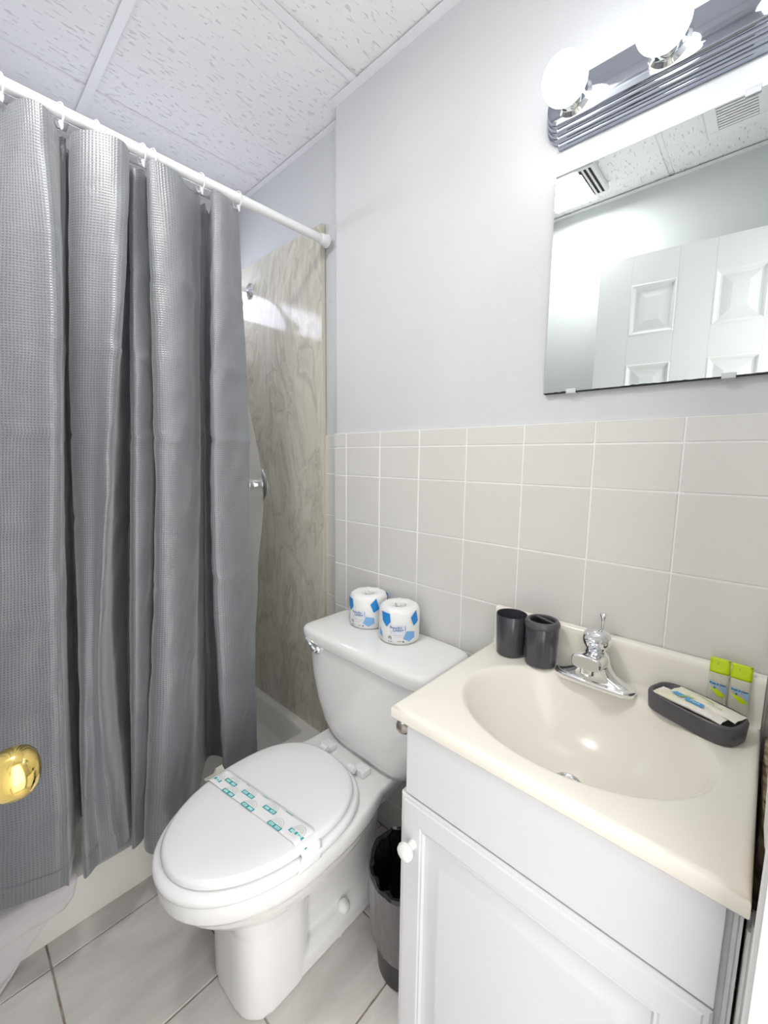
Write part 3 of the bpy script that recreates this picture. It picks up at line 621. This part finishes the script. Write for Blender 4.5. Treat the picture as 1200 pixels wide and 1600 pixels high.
# ------------------------------------------------------------------ toilet rolls
def one(o):
    if 'kind' in o: del o['kind']
    return o
def roll(x, y, rot, label):
    z0 = .7462; t = thing('toilet_roll', label, 'toilet roll', (x, y, z0), 'wrapped toilet rolls on the tank')
    R_, h = .058, .104; n = 48; rings = []
    for r, z, cr_ in ((.0, .004, 0), (.046, .001, .3), (.053, .0015, 1), (R_, .006, 1), (R_ + .0005, .03, 1), (R_, .06, 1), (R_ - .0005, .088, .8), (.0535, .096, .8), (.047, .101, .8), (.034, .1015, .8), (.022, .098, .8), (.014, .092, .5), (.010, .084, 0)):
        rings.append([(x + (r + cr_ * .0011 * noise.noise((math.cos(a) * 3, math.sin(a) * 3, z * 30 + rot))) * math.cos(a), y + (r + cr_ * .0011 * noise.noise((math.cos(a) * 3, math.sin(a) * 3, z * 30 + rot))) * math.sin(a), z0 + z + (cr_ * .0022 * noise.noise((math.cos(a) * 2.5 * 1.6, math.sin(a) * 4, r * 60 + rot)) if z > .08 else 0)) for a in [2 * PI * k / n for k in range(n)]])
    loft('wrapper', rings, M_paper, t, cap=True, angle=60)
    tw_ = [[(x + (.012 + .006 * q) * (.75 + .25 * math.sin(3 * a + q * 2)) * math.cos(a + q), y + (.012 + .006 * q) * (.75 + .25 * math.sin(3 * a + q * 2)) * math.sin(a + q), z0 + .088 + q * .012) for a in [2 * PI * k / 18 for k in range(18)]] for q in (0, .5, 1)]
    loft('tucked_twist', tw_, M_paper, t, cap=False, angle=30)
    def cyl(a0):
        def f(u, v):
            a = a0 - u / R_; rr_ = R_ + .0016; return Vector((x + rr_ * math.cos(a) * -1 * -1, y + rr_ * math.sin(a), z0 + v)), Vector((math.cos(a), math.sin(a), 0))
        return f
    def f(u, v):   # u to the right when seen from outside
        a = rot + u / R_; rr_ = R_ + .0010; return Vector((x + rr_ * math.cos(a), y + rr_ * math.sin(a), z0 + v)), Vector((math.cos(a), math.sin(a), 0))
    b1 = [poly([(-.048, .088), (-.026, .086), (-.024, .068), (-.034, .056), (-.045, .068)]), poly([(.052, .092), (.038, .078), (.046, .058), (.060, .066)]), poly([(.13, .088), (.152, .086), (.154, .068), (.144, .056), (.133, .068)]), poly([(-.15, .09), (-.13, .088), (-.128, .07), (-.14, .058)])]
    b2 = [poly([(.024, .040), (.045, .036), (.046, .022), (.030, .014), (.016, .022)]), poly([(-.062, .042), (-.050, .032), (-.048, .018), (-.062, .024)]), poly([(.10, .046), (.12, .042), (.122, .026), (.10, .02)]), poly([(-.11, .04), (-.092, .036), (-.09, .02), (-.112, .02)])]
    halo = [poly([(a_ * 1.0 + (a_ - cx_) * .14, b_ + (b_ - cy_) * .14) for a_, b_ in q]) for q in [[(-.048, .088), (-.026, .086), (-.024, .068), (-.034, .056), (-.045, .068)]] for cx_, cy_ in [(-.036, .073)]]
    def grow(vf, g=1.28):
        cx_, cy_ = vf[0][0]; return [(cx_ + (a_ - cx_) * g, cy_ + (b_ - cy_) * g) for a_, b_ in vf[0]], vf[1]
    for q in b1: one(flat('blue_patch', [grow(q)], f, M_blue1, t, .0009))
    for q in b2: one(flat('pale_blue_patch', [grow(q, 1.15)], f, M_blue2, t, .0010))
    def moved(vf, dx, dy): return [(a_ + dx, b_ + dy) for a_, b_ in vf[0]], vf[1]
    flat('logo_patch', [poly([(-.022, .030), (.020, .030), (.024, .052), (.014, .060), (-.016, .058), (-.024, .048)])], f, M_pale if False else mat('wrap_patch', (.78, .80, .86), .6), t, .0007)
    flat('logo_text', [moved(text_flat('Beautiful', .0095, .0002), -.006, .0525), moved(text_flat('Living', .0125, .0004), .0, .0455), rect2(.018, .042, .0195, .058), rect2(-.020, .0365, .019, .0382)], f, mat('wrap_blue_ink', (.16, .27, .55), .6), t, .0012)
    flat('small_print', [moved(text_flat('bath tissue', .006), 0, .031), moved(text_flat('soft and strong', .0045), .002, .0255)], f, M_grey, t, .0012)
    ic = [arc2(-.022, .021, .0022, .0042, -60, 200)] + [arc2(-.022, .021, .0058, .0072, a_, a_ + 22, 3) for a_ in (40, 75, 110, 145)] + [moved(text_flat('FSC MIX', .0032, .0001), -.0215, .0118), arc2(.014, .013, 0, .0022, 0, 360), rect2(-.001, .0135, .008, .0145)]
    flat('ink_marks', ic, f, M_ink, t, .0012)
    return t
roll(.178, -.068, math.radians(-75), 'back left toilet roll in blue-spotted white wrapper, on the tank lid')
roll(.316, -.082, math.radians(-52), 'front right toilet roll in blue-spotted white wrapper, nearer the vanity')
# ------------------------------------------------------------------ waste bin
BX, BY = .499, -.240
wbn = thing('waste_bin', 'round black waste bin between the toilet and the vanity cabinet', 'waste bin', (BX, BY, 0))
lathe('bin_body', [(.001, .002), (.072, .0), (.077, .006), (.083, .08), (.096, .262), (.099, .268), (.096, .27), (.092, .262), (.078, .08), (.073, .012), (.001, .01)], (BX, BY, 0), (0, 0, 1), M_black, wbn, n=48, cap=False)
bg = thing('bin_bag', 'black plastic bag lining the waste bin, grey where folded over its rim', 'bin bag', (BX, BY, .15))
def bagring(r, z, amp, seed, n=110, tilt=0):
    out = []
    for k in range(n):
        a = 2 * PI * k / n; q = noise.noise((math.cos(a) * 4, math.sin(a) * 4, seed)) + .5 * noise.noise((math.cos(a) * 11, math.sin(a) * 11, seed))
        out.append((BX + (r + amp * q) * math.cos(a), BY + (r + amp * q) * math.sin(a), z + amp * .8 * noise.noise((math.cos(a) * 5, math.sin(a) * 5, seed + 3)) + tilt * math.cos(a + .9)))
    return out
sk = loft('bag_skirt', [bagring(.0975, .130, .004, 1, tilt=-.03), bagring(.0985, .150, .005, 1.2, tilt=-.02), bagring(.1000, .180, .005, 1.5, tilt=-.01), bagring(.1015, .22, .004, 1.9), bagring(.1025, .255, .003, 2.2), bagring(.1035, .272, .003, 2.4)], M_baggrey, bg, cap=False, angle=60)
loft('bag_lining', [bagring(.1035, .272, .003, 2.4), bagring(.100, .280, .005, 2.6), bagring(.092, .276, .008, 2.9), bagring(.086, .25, .012, 3.3), bagring(.082, .21, .013, 3.8), bagring(.078, .16, .013, 4.4), bagring(.070, .10, .012, 5), bagring(.05, .04, .010, 5.6), bagring(.015, .025, .003, 6)], M_bag, bg, cap=False, angle=20)
# ------------------------------------------------------------------ vanity cabinet
vn = thing('vanity_cabinet', 'white painted vanity cabinet with raised-panel door under the sink', 'cabinet', (.845, -.2, 0))
VX0, VX1, VY = .611, 1.083, -.385
boxes('carcass', [((VX0, VY + .02, .09), (VX0 + .015, -.002, .775)), ((VX1 - .015, VY + .02, .09), (VX1, -.002, .775)), ((VX0 + .015, -.012, .09), (VX1 - .015, -.002, .775)), ((VX0 + .015, VY + .02, .09), (VX1 - .015, -.012, .105)), ((VX0 + .01, VY + .07, 0), (VX1 - .01, VY + .085, .09)), ((VX0, VY + .07, 0), (VX0 + .015, -.002, .09)), ((VX1 - .015, VY + .07, 0), (VX1, -.002, .09))], M_cab, vn)
boxes('face_frame', [((VX0, VY, .09), (VX0 + .035, VY + .02, .775)), ((VX1 - .035, VY, .09), (VX1, VY + .02, .775)), ((VX0 + .035, VY, .735), (VX1 - .035, VY + .02, .775)), ((VX0 + .035, VY, .625), (VX1 - .035, VY + .02, .66)), ((VX0 + .035, VY, .09), (VX1 - .035, VY + .02, .13))], M_cab, vn, bev=.001)
box('false_drawer_front', (.612, -.402, .637), (1.068, VY, .774), M_cab, vn, bev=.002)
tube('stile_bead', [(1.0765, VY - .001, .10), (1.0765, VY - .001, .772)], .003, M_cab, vn, n=10)
def raised_door(name, x0, x1, z0, z1, yb, yf, parent):
    dr = thing_part(name, parent)
    rings = []
    for ins, y in ((0, yb), (0, yf + .006), (.003, yf + .003), (.008, yf + .0025), (.010, yf + .0003), (.013, yf), (.047, yf), (.050, yf + .002), (.053, yf + .0012), (.056, yf + .0065), (.062, yf + .0075), (.066, yf + .0075), (.088, yf + .0012), (.0895, yf + .0006), (.095, yf + .0004)):
        rings.append([(a, y, b) for a, b in ((x0 + ins, z0 + ins), (x1 - ins, z0 + ins), (x1 - ins, z1 - ins), (x0 + ins, z1 - ins))])
    return rings
def thing_part(n, p): return None
rings = raised_door('cabinet_door', .601, 1.068, .105, .632, VY, -.405, vn)
V = [p for r in rings for p in r]; k_ = len(rings)
F = [(i * 4 + j, i * 4 + (j + 1) % 4, i * 4 + 4 + (j + 1) % 4, i * 4 + 4 + j) for i in range(k_ - 1) for j in range(4)] + [tuple(len(V) - 4 + j for j in range(4)), (0, 1, 2, 3)]
cdoor = mk('cabinet_door', V, F, M_cab, vn, smooth=True, angle=25)
lathe('door_knob', [(.0085, 0), (.0075, .008), (.007, .012), (.012, .015), (.0158, .019), (.0165, .023), (.0145, .028), (.009, .031), (.001, .032)], (.634, -.405, .545), (0, -1, 0), mat('white_ceramic_knob', (.85, .85, .84), .2), cdoor, n=28)
# paper holder post
ph = thing('paper_holder', 'brushed nickel toilet paper holder post on side of the vanity', 'paper holder', (VX0, -.375, .748))
lathe('post', [(.0145, 0), (.0145, .004), (.009, .007), (.0065, .013), (.0075, .020), (.0125, .026), (.0150, .034), (.0135, .043), (.008, .048), (.001, .049)], (VX0, -.368, .7355), (-1, 0, 0), M_nickel, ph, n=28)
tube('roller_arm', [(VX0 - .034, -.356, .7355), (VX0 - .034, -.224, .7355)], .006, M_nickel, ph, n=14)
lathe('rear_post', [(.0145, 0), (.0145, .004), (.009, .007), (.0065, .013), (.0075, .020), (.0125, .026), (.0150, .034), (.0135, .043), (.008, .048), (.001, .049)], (VX0, -.212, .7355), (-1, 0, 0), M_nickel, ph, n=28)
# ------------------------------------------------------------------ vanity top with basin
vt = thing('sink_top', 'cream cultured marble vanity top with oval basin and backsplash', 'sink', (.833, -.2, .8))
X0, X1, Y0, Y1, ZT, ZB = .580, 1.086, -.410, -.004, .802, .7755
BCx, BCy, BA, BB, BD = .838, -.2125, .2055, .1585, .132
n = 96
def el(t, i): a = 2 * PI * i / n; return BCx + BA * t * math.cos(a), BCy + BB * t * math.sin(a)
rings = []
for t in (.02, .1, .13, .2, .35, .5, .63, .74, .83, .9, .945, .97, .985, 1.0, 1.012, 1.03, 1.06):
    if t >= 1.03: z = ZT
    elif t >= .97: z = ZT - .0065 * ((1.03 - t) / .06) ** 2
    else: q = t / .97; z = ZT - .0065 - (BD - .0065) * (1 - q ** 3.0) ** 1.0 * (1 - .08 * q)
    sh_ = (1 - t) * .03 if t < 1 else 0        # the drain sits a little forward of centre
    rings.append([(el(t, i)[0], el(t, i)[1] - sh_ * 0, z) for i in range(n)])
def rect_pt(i, ins=0, z=ZT):
    a = 2 * PI * i / n; c, s = math.cos(a), math.sin(a)
    x0, x1, y0, y1 = X0 + ins, X1 - ins, Y0 + ins, Y1 - ins
    k = min(((x1 - BCx) if c > 0 else (x0 - BCx)) / c if abs(c) > 1e-6 else 9, ((y1 - BCy) if s > 0 else (y0 - BCy)) / s if abs(s) > 1e-6 else 9)
    return (BCx + c * k, BCy + s * k, z)
# move the nearest ring point onto each true corner
def rr2(ins, z):
    pts = [rect_pt(i, ins, z) for i in range(n)]
    for cx, cy in ((X0 + ins, Y0 + ins), (X1 - ins, Y0 + ins), (X1 - ins, Y1 - ins), (X0 + ins, Y1 - ins)):
        j = min(range(n), key=lambda i: (pts[i][0] - cx) ** 2 + (pts[i][1] - cy) ** 2); pts[j] = (cx, cy, z)
    return pts
for ins, z in ((.010, ZT), (.005, ZT - .0007), (.0015, ZT - .003), (0, ZT - .007), (0, ZB + .003), (.002, ZB)): rings.append(rr2(ins, z))
rings.append([(x, y, ZB) for x, y, z in rings[15]]); 
tp = loft('basin_top', rings, M_cream, vt, cap=False, angle=60, fixn=True)
ri = rings[0]; 
bs_prof = [(-.026, ZT - .001), (-.0235, ZT + .004), (-.0215, ZT + .012), (-.0205, ZT + .075), (-.0195, ZT + .084), (-.016, ZT + .088), (-.004, ZT + .089), (-.0015, ZT + .086), (-.0015, ZT - .02)]
loft('backsplash', [[(x, y, z) for y, z in bs_prof] for x in (X0 + .001, X0 + .004, X1 - .004, X1 - .001)], M_cream, vt, angle=50)
zd = ZT - BD - .0005
lathe('drain', [(.024, 0), (.0245, .002), (.022, .0035), (.018, .003), (.017, .0005), (.017, -.006)], (BCx, BCy, zd + .001), (0, 0, 1), M_chrome, vt, cap=False)
lathe('stopper', [(.0155, 0), (.0155, .003), (.010, .006), (.001, .007)], (BCx, BCy, zd - .001), (0, 0, 1), M_chrome, vt)
# overflow opening in the front of the basin
# ------------------------------------------------------------------ faucet
fa = thing('faucet', 'chrome single-handle faucet with spout on the sink deck', 'faucet', (.831, -.066, ZT))
FX, FY = .829, -.064
def stad(hw, hd, z, n=40, cx=FX, cy=FY):
    out = []
    for i in range(n):
        a = 2 * PI * i / n; c, s = math.cos(a), math.sin(a); r = hd; L = hw - hd
        out.append((cx + (L if c > 0 else -L) + r * c if abs(c) > 1e-9 else cx, cy + r * s, z))
    return out
loft('base_plate', [stad(.0755, .0255, ZT + .0002), stad(.0765, .0265, ZT + .002), stad(.0765, .0265, ZT + .008), stad(.075, .025, ZT + .011), stad(.071, .021, ZT + .0125)], M_chrome, fa, angle=50)
# wings rising to the hub
def hub(hw, hd, z, dy=0, e=2.6):
    return [(FX + hw * math.copysign(abs(math.cos(a)) ** (2 / e), math.cos(a)), FY + dy + hd * math.copysign(abs(math.sin(a)) ** (2 / e), math.sin(a)), z) for a in [2 * PI * i / 40 for i in range(40)]]
loft('body', [hub(.071, .020, ZT + .012), hub(.058, .019, ZT + .017), hub(.040, .020, ZT + .027), hub(.030, .023, ZT + .040), hub(.026, .024, ZT + .052), hub(.0245, .024, ZT + .060), hub(.022, .0225, ZT + .0625)], M_chrome, fa, angle=50)
def spr(y, z, hw, hh, e=4.5): return [(FX + hw * math.copysign(abs(math.cos(a)) ** (2 / e), math.cos(a)), y, z + hh * math.copysign(abs(math.sin(a)) ** (2 / e), math.sin(a))) for a in [2 * PI * i / 36 for i in range(36)]]
loft('spout', [spr(FY + .01, ZT + .046, .024, .0145), spr(FY - .015, ZT + .054, .026, .0145), spr(FY - .04, ZT + .062, .0268, .0140), spr(FY - .058, ZT + .065, .0268, .0135), spr(FY - .064, ZT + .0655, .0262, .0130), spr(FY - .0665, ZT + .0655, .0245, .0115)], M_chrome, fa, angle=50)
lathe('aerator', [(.0125, 0), (.0125, .014), (.013, .0155), (.0115, .016), (.0095, .0155), (.001, .0155)], (FX, FY - .050, ZT + .055), (0, 0, -1), M_chrome, fa, cap=False)
# dome handle with a forward lug
lathe('handle_dome', [(.0215, 0), (.0225, .004), (.020, .007), (.019, .012), (.0215, .018), (.0255, .026), (.0265, .034), (.0255, .042), (.021, .049), (.012, .053), (.001, .054)], (FX, FY, ZT + .060), (0, 0, 1), M_chrome, fa, n=40)
loft('handle_lug', [spr(FY - .006, ZT + .098, .017, .008, 2.6), spr(FY - .020, ZT + .100, .0165, .0075, 2.6), spr(FY - .032, ZT + .102, .015, .0065, 2.6), spr(FY - .041, ZT + .103, .0115, .005, 2.4), spr(FY - .044, ZT + .1035, .006, .003, 2.2)], M_chrome, fa, angle=50)
lathe('lift_rod', [(.0032, 0), (.0032, .118), (.0045, .123), (.0075, .131), (.0078, .134), (.006, .1355), (.001, .1358)], (FX + .001, FY + .031, ZT + .005), (0, 0, 1), M_chrome, fa, n=18)
# ------------------------------------------------------------------ things on the sink top
def cup(x, y, label, name, cat, h=.096, r0=.0335, r1=.037, lid=False):
    t = thing(name, label, cat, (x, y, ZT))
    p = [(.001, .0005), (r0 - .004, .0), (r0 - .0005, .003), (r0, .007), (r0 + (r1 - r0) * .3, h * .4), (r1, h - .002), (r1 - .001, h), (r1 - .0025, h - .001), (r0 - .0025, .008), (.001, .006)]
    lathe('cup_body', p, (x, y, ZT + .0006), (0, 0, 1), M_dark, t, n=48, cap=False)
    if lid:
        z0 = ZT + h; R2 = r1 + .001; n_ = 56
        # dome ring
        lathe('lid_ring', [(R2 - .002, -.004), (R2, -.002), (R2 + .0008, .001), (R2, .006), (R2 - .003, .0105), (R2 - .0075, .012), (R2 - .010, .010), (R2 - .010, .004)], (x, y, z0), (0, 0, 1), M_darksoft, t, n=n_, cap=False)
        rr_ = R2 - .009; off = .010; hw = .003; d = Vector((math.cos(math.radians(68)), math.sin(math.radians(68)), 0)); e = Vector((-d.y, d.x, 0))
        c0 = Vector((x, y, z0 + .0095)) + d * off; L = math.sqrt(rr_ ** 2 - off ** 2)
        V = []; 
        for s, q in ((-1, -1), (1, -1), (1, 1), (-1, 1)): V.append(c0 + e * L * s + d * hw * q)
        V += [v - Vector((0, 0, .004)) for v in V]
        mk('lid_bridge', V, [(0, 1, 2, 3), (7, 6, 5, 4), (0, 4, 5, 1), (1, 5, 6, 2), (2, 6, 7, 3), (3, 7, 4, 0)], M_darksoft, t, bev=.001)
    return t
cup(.643, -.0595, 'open charcoal tumbler without a lid, left of the toothbrush holder', 'tumbler', 'cup', r0=.032, r1=.0355)
cup(.7155, -.0605, 'charcoal toothbrush holder with a slotted lid, between tumbler and faucet', 'toothbrush_holder', 'toothbrush holder', h=.092, r0=.0335, r1=.036, lid=True)
# soap dish: rounded tray turned a little towards the corner
DX, DY, DA = .998, -.078, math.radians(-21)
sd = thing('soap_dish', 'grey oval plastic soap dish near the right end of backsplash', 'soap dish', (DX, DY, ZT))
def so(hl, hw, z, e=3.6, n=56):
    out = []
    for i in range(n):
        a = 2 * PI * i / n; c, s = math.cos(a), math.sin(a); u = hl * math.copysign(abs(c) ** (2 / e), c); v = hw * math.copysign(abs(s) ** (2 / e), s)
        out.append((DX + u * math.cos(DA) - v * math.sin(DA), DY + u * math.sin(DA) + v * math.cos(DA), z))
    return out
loft('dish_shell', [so(.066, .036, ZT + .0006), so(.069, .039, ZT + .002), so(.071, .041, ZT + .030), so(.0695, .0395, ZT + .034), so(.067, .037, ZT + .0345), so(.0635, .0335, ZT + .032), so(.060, .030, ZT + .024), so(.058, .028, ZT + .022)], M_darksoft, sd, angle=60)
def local(u, v, z): return (DX + u * math.cos(DA) - v * math.sin(DA), DY + u * math.sin(DA) + v * math.cos(DA), z)
def pillow(name, cu0, cv0, hl, hw, th, z0, m, parent, rot=0, tilt=0, nx=14, ny=8, pinch=.8):
    """puffed sachet with flat crimped ends, laid along the dish"""
    V = []; F = []; c_, s_ = math.cos(rot), math.sin(rot)
    for side in (1, -1):
        for i in range(nx + 1):
            for j in range(ny + 1):
                u = -1 + 2 * i / nx; v = -1 + 2 * j / ny
                h = th / 2 * side * max(0, 1 - abs(u / .84) ** 4) * (1 - abs(v) ** 3 * .85) + .0004 * side
                zz = z0 + th / 2 + h + tilt * u * hl + .0012 * noise.noise((u * 4, v * 3, rot * 5 + 1)); zz += .003 * (abs(u) > .86) * noise.noise((u, v * 2.5, 4 + rot))
                a, b = u * hl, v * hw; V.append(local(cu0 + a * c_ - b * s_, cv0 + a * s_ + b * c_, zz))
    k = (nx + 1) * (ny + 1)
    for i in range(nx):
        for j in range(ny):
            q = (i * (ny + 1) + j, (i + 1) * (ny + 1) + j, (i + 1) * (ny + 1) + j + 1, i * (ny + 1) + j + 1); F += [q, tuple(k + w for w in q[::-1])]
    edge = [i * (ny + 1) for i in range(nx + 1)] + [nx * (ny + 1) + j for j in range(1, ny + 1)] + [i * (ny + 1) + ny for i in range(nx - 1, -1, -1)] + [j for j in range(ny - 1, 0, -1)]
    for a, b in zip(edge, edge[1:] + edge[:1]): F.append((a, k + a, k + b, b))
    return mk(name, V, F, m, parent, angle=50)
s1 = thing('soap_bar', 'cream wrapped soap bar with blue print, front one in the grey dish', 'soap', (DX, DY, ZT + .025), 'wrapped soaps in the dish')
pillow('wrapper', -.004, -.010, .054, .018, .011, ZT + .0275, M_soap, s1, .03)
s2 = thing('soap_bar', 'cream wrapped soap bar with a green leaf, back one nearest the backsplash', 'soap', (DX, DY, ZT + .028), 'wrapped soaps in the dish')
pillow('wrapper', .010, .013, .052, .0165, .011, ZT + .030, M_soap, s2, -.05)
def soapmap(cu0, cv0, rot, z):
    def f(x, y):
        return Vector(local(cu0 + x * math.cos(rot) - y * math.sin(rot), cv0 + x * math.sin(rot) + y * math.cos(rot), z)), (0, 0, 1)
    return f
f1 = soapmap(-.004, -.010, .03, ZT + .0402); f2 = soapmap(.010, .013, -.05, ZT + .0425)
for sh_ in ([(-.030, -.002), (-.012, -.004), (-.010, .008), (-.026, .009)], [(-.006, -.007), (.024, -.008), (.020, .004), (-.008, .005)]): flat('blue_patch', [(sh_, [(0, 1, 2, 3)])], f1, M_soapblue, s1)
flat('leaf_print', [([(-.018, -.012), (-.010, .0), (-.006, .012), (-.013, .004)], [(0, 1, 2, 3)]), ([(-.012, .010), (.004, .012), (-.004, .008)], [(0, 1, 2)])], f1, M_leaf, s1, .0006)
def mv(vf, dx, dy): return [(a + dx, b + dy) for a, b in vf[0]], vf[1]
flat('name_print', [mv(text_flat('Pure', .008, .0003), .008, -.001)], f1, mat('soap_print_pale', (.55, .78, .9), .4), s1, .0008)
flat('leaf_print', [([(-.04, .005), (-.01, .002), (.012, -.003), (.014, -.0015), (-.01, .0035)], [(0, 1, 2, 3, 4)]), ([(.012, -.006), (.022, .006), (.016, -.001)], [(0, 1, 2)])], f2, M_leaf, s2)
flat('name_print', [mv(text_flat('body soap', .0055, .0001), .018, -.009)], f2, M_grey, s2)
# shampoo sachets propped on the backsplash
def sachet(x0, label):
    t = thing('sachet', label, 'sachet', (x0 + .014, -.027, .815), 'lime topped sachets against the backsplash')
    x1 = x0 + .0285; zt = .9075 - (x0 - 1.0) * .04; zb = .818; nz_ = 14; nx_ = 6
    def pt(u, v):     # v 0 bottom .. 1 top; leans on the ledge
        y = -.034 + .0105 * v - .0 + .0022 * math.sin(v * PI) * (1 - (2 * u - 1) ** 2) * -1
        return Vector((x0 + (x1 - x0) * u, y, zb + (zt - zb) * v))
    def sheet(name, v0, v1, m, k=nz_):
        V = []; F = []
        for i in range(k + 1):
            for j in range(nx_ + 1): V.append(pt(j / nx_, v0 + (v1 - v0) * i / k))
        for i in range(k):
            for j in range(nx_): F.append((i * (nx_ + 1) + j, i * (nx_ + 1) + j + 1, (i + 1) * (nx_ + 1) + j + 1, (i + 1) * (nx_ + 1) + j))
        o = mk(name, V, F, m, t, angle=80, fixn=False); md = o.modifiers.new('s', 'SOLIDIFY'); md.thickness = .0012; bake(o); return o
    sheet('sachet_body', 0, .70, M_clear); sheet('lime_header', .70, 1, M_lime, 6)
    def f(x, y): return pt((x + .01425) / .0285, y / .0895), Vector((0, -1, 0))
    flat('blue_label', [poly([(-.0125, .048), (.002, .046), (.002, .037), (-.0125, .042)]), poly([(.002, .045), (.0125, .042), (.0125, .028), (.006, .034)])], f, M_pkblue, t, .0012)
    flat('lime_swoosh', [poly([(-.011, .036), (.0, .034), (.006, .031), (.012, .025), (.004, .022), (-.004, .028)])], f, M_lime, t, .0012)
    flat('name_print', [mv(text_flat('Fresh & Clean', .0040, .0002), .0, .044), ([(-.006, .036), (-.002, .036), (-.004, .039)], [(0, 1, 2)])], f, M_navy, t, .0016)
    flat('corner_mark', [([(.0095, .0885), (.0135, .0885), (.0135, .0865)], [(0, 1, 2)])], f, M_ink, t, .0012)
    flat('header_mark', [rect2(-.0035, .078, -.0027, .083)], f, mat('header_ink', (.25, .35, .02), .5), t, .0012)
sachet(1.0085, 'left lime-topped shampoo sachet propped against the backsplash'); sachet(1.0385, 'right lime-topped sachet by the backsplash end')
# ------------------------------------------------------------------ mirror
mi = thing('mirror', 'frameless wall mirror with blackened edge held by clear clips', 'mirror', (.875, 0, 1.40))
MX0, MX1, MZ0, MZ1 = .6645, 1.088, 1.4015, 1.848
box('mirror_backing', (MX0, -.0005, MZ0), (MX1, .0068, MZ1), M_desilver, mi)
box('mirror_glass', (MX0 + .0006, -.0045, MZ0 + .0012), (MX1, -.0005, MZ1 - .0006), M_mirror, mi)
V = []; F = []
for i in range(61):
    x = MX0 + (MX1 - MX0) * i / 60; h = .0018 + .0022 * abs(noise.noise((x * 60, 0, 0))) ; V += [(x, -.0050, MZ0), (x, -.0050, MZ0 + h)]
    if i: F.append((2 * i - 2, 2 * i, 2 * i + 1, 2 * i - 1))
mk('blackened_edge', V, F, M_desilver, mi, smooth=False)
for cx, cz, s in ((.7245, MZ0, 1), (.9875, MZ0, 1), (.9785, MZ1, -1)): boxes('mirror_clip', [((cx - .010, -.0085, min(cz - .004 * s, cz + .007 * s)), (cx + .010, -.0052, max(cz - .004 * s, cz + .007 * s))), ((cx - .010, -.0085, min(cz - .004 * s, cz - .001 * s)), (cx + .010, .0068, max(cz - .004 * s, cz - .001 * s)))], M_clip, mi, bev=.001)
# ------------------------------------------------------------------ light bar
lb = thing('light_bar', 'chrome vanity light bar with stepped edges, mounted above the mirror', 'vanity light', (.862, 0, 1.965))
LX0, LX1, LZ = .664, 1.100, 1.9605
def bar_ring(hh, y, inset=0, n=14):
    """plan in x-z: straight bar whose ends bulge as arcs"""
    out = []; x0, x1 = LX0 + inset * .2, LX1 - inset * .2; b = hh * .80; r = .0275 - inset * .25
    out += [(x0, y, LZ - hh), (x1, y, LZ - hh)]
    out += [(x1 + r * math.cos(math.radians(t)) , y, LZ + b * math.sin(math.radians(t))) for t in [-90 + 180 * k / n for k in range(n + 1)]]
    out += [(x1, y, LZ + hh), (x0, y, LZ + hh)]
    out += [(x0 - r * math.cos(math.radians(t)), y, LZ + b * math.sin(math.radians(t))) for t in [90 - 180 * k / n for k in range(n + 1)]]
    return out
steps = [(.0585, .007, 0), (.0585, 0, 0), (.0565, -.004, .004), (.0525, -.0055, .008), (.0515, -.0055, .010), (.0510, -.0105, .010), (.0490, -.0145, .014), (.0450, -.016, .018), (.0440, -.016, .020), (.0435, -.021, .020), (.0415, -.025, .024), (.0375, -.0265, .028), (.0365, -.0265, .030), (.036, -.0315, .030), (.034, -.035, .034), (.031, -.036, .038)]
loft('bar_housing', [bar_ring(h_, y_, i_) for h_, y_, i_ in steps], M_chromed, lb, angle=30)
for k, x in enumerate((.705, .861, 1.017)):
    lathe('socket', [(.033, 0), (.032, .002), (.0275, .005), (.0255, .010), (.025, .026), (.0235, .028), (.022, .024), (.022, .004)], (x, -.0355, LZ), (0, -1, 0), M_chrome, lb, n=36, cap=False)
    nm = ('leftmost', 'middle', 'rightmost')[k]
    bl = thing('light_bulb', nm + ' lit white globe bulb on the chrome light bar', 'light bulb', (x, -.0885, LZ), 'globe bulbs on the light bar')
    prof = [(.001, -.040)] + [(.040 * math.sin(math.radians(a)), -.040 * math.cos(math.radians(a))) for a in range(10, 150, 10)] + [(.0185, .0365), (.0150, .0425), (.0140, .046)]
    lathe('glass_globe', prof, (x, -.0885, LZ), (0, 1, 0), M_bulb, bl, n=40, cap=False)
    lathe('screw_base', [(.0132, .044), (.0132, .052), (.006, .056)], (x, -.0885, LZ), (0, 1, 0), M_nickel, bl, n=20)
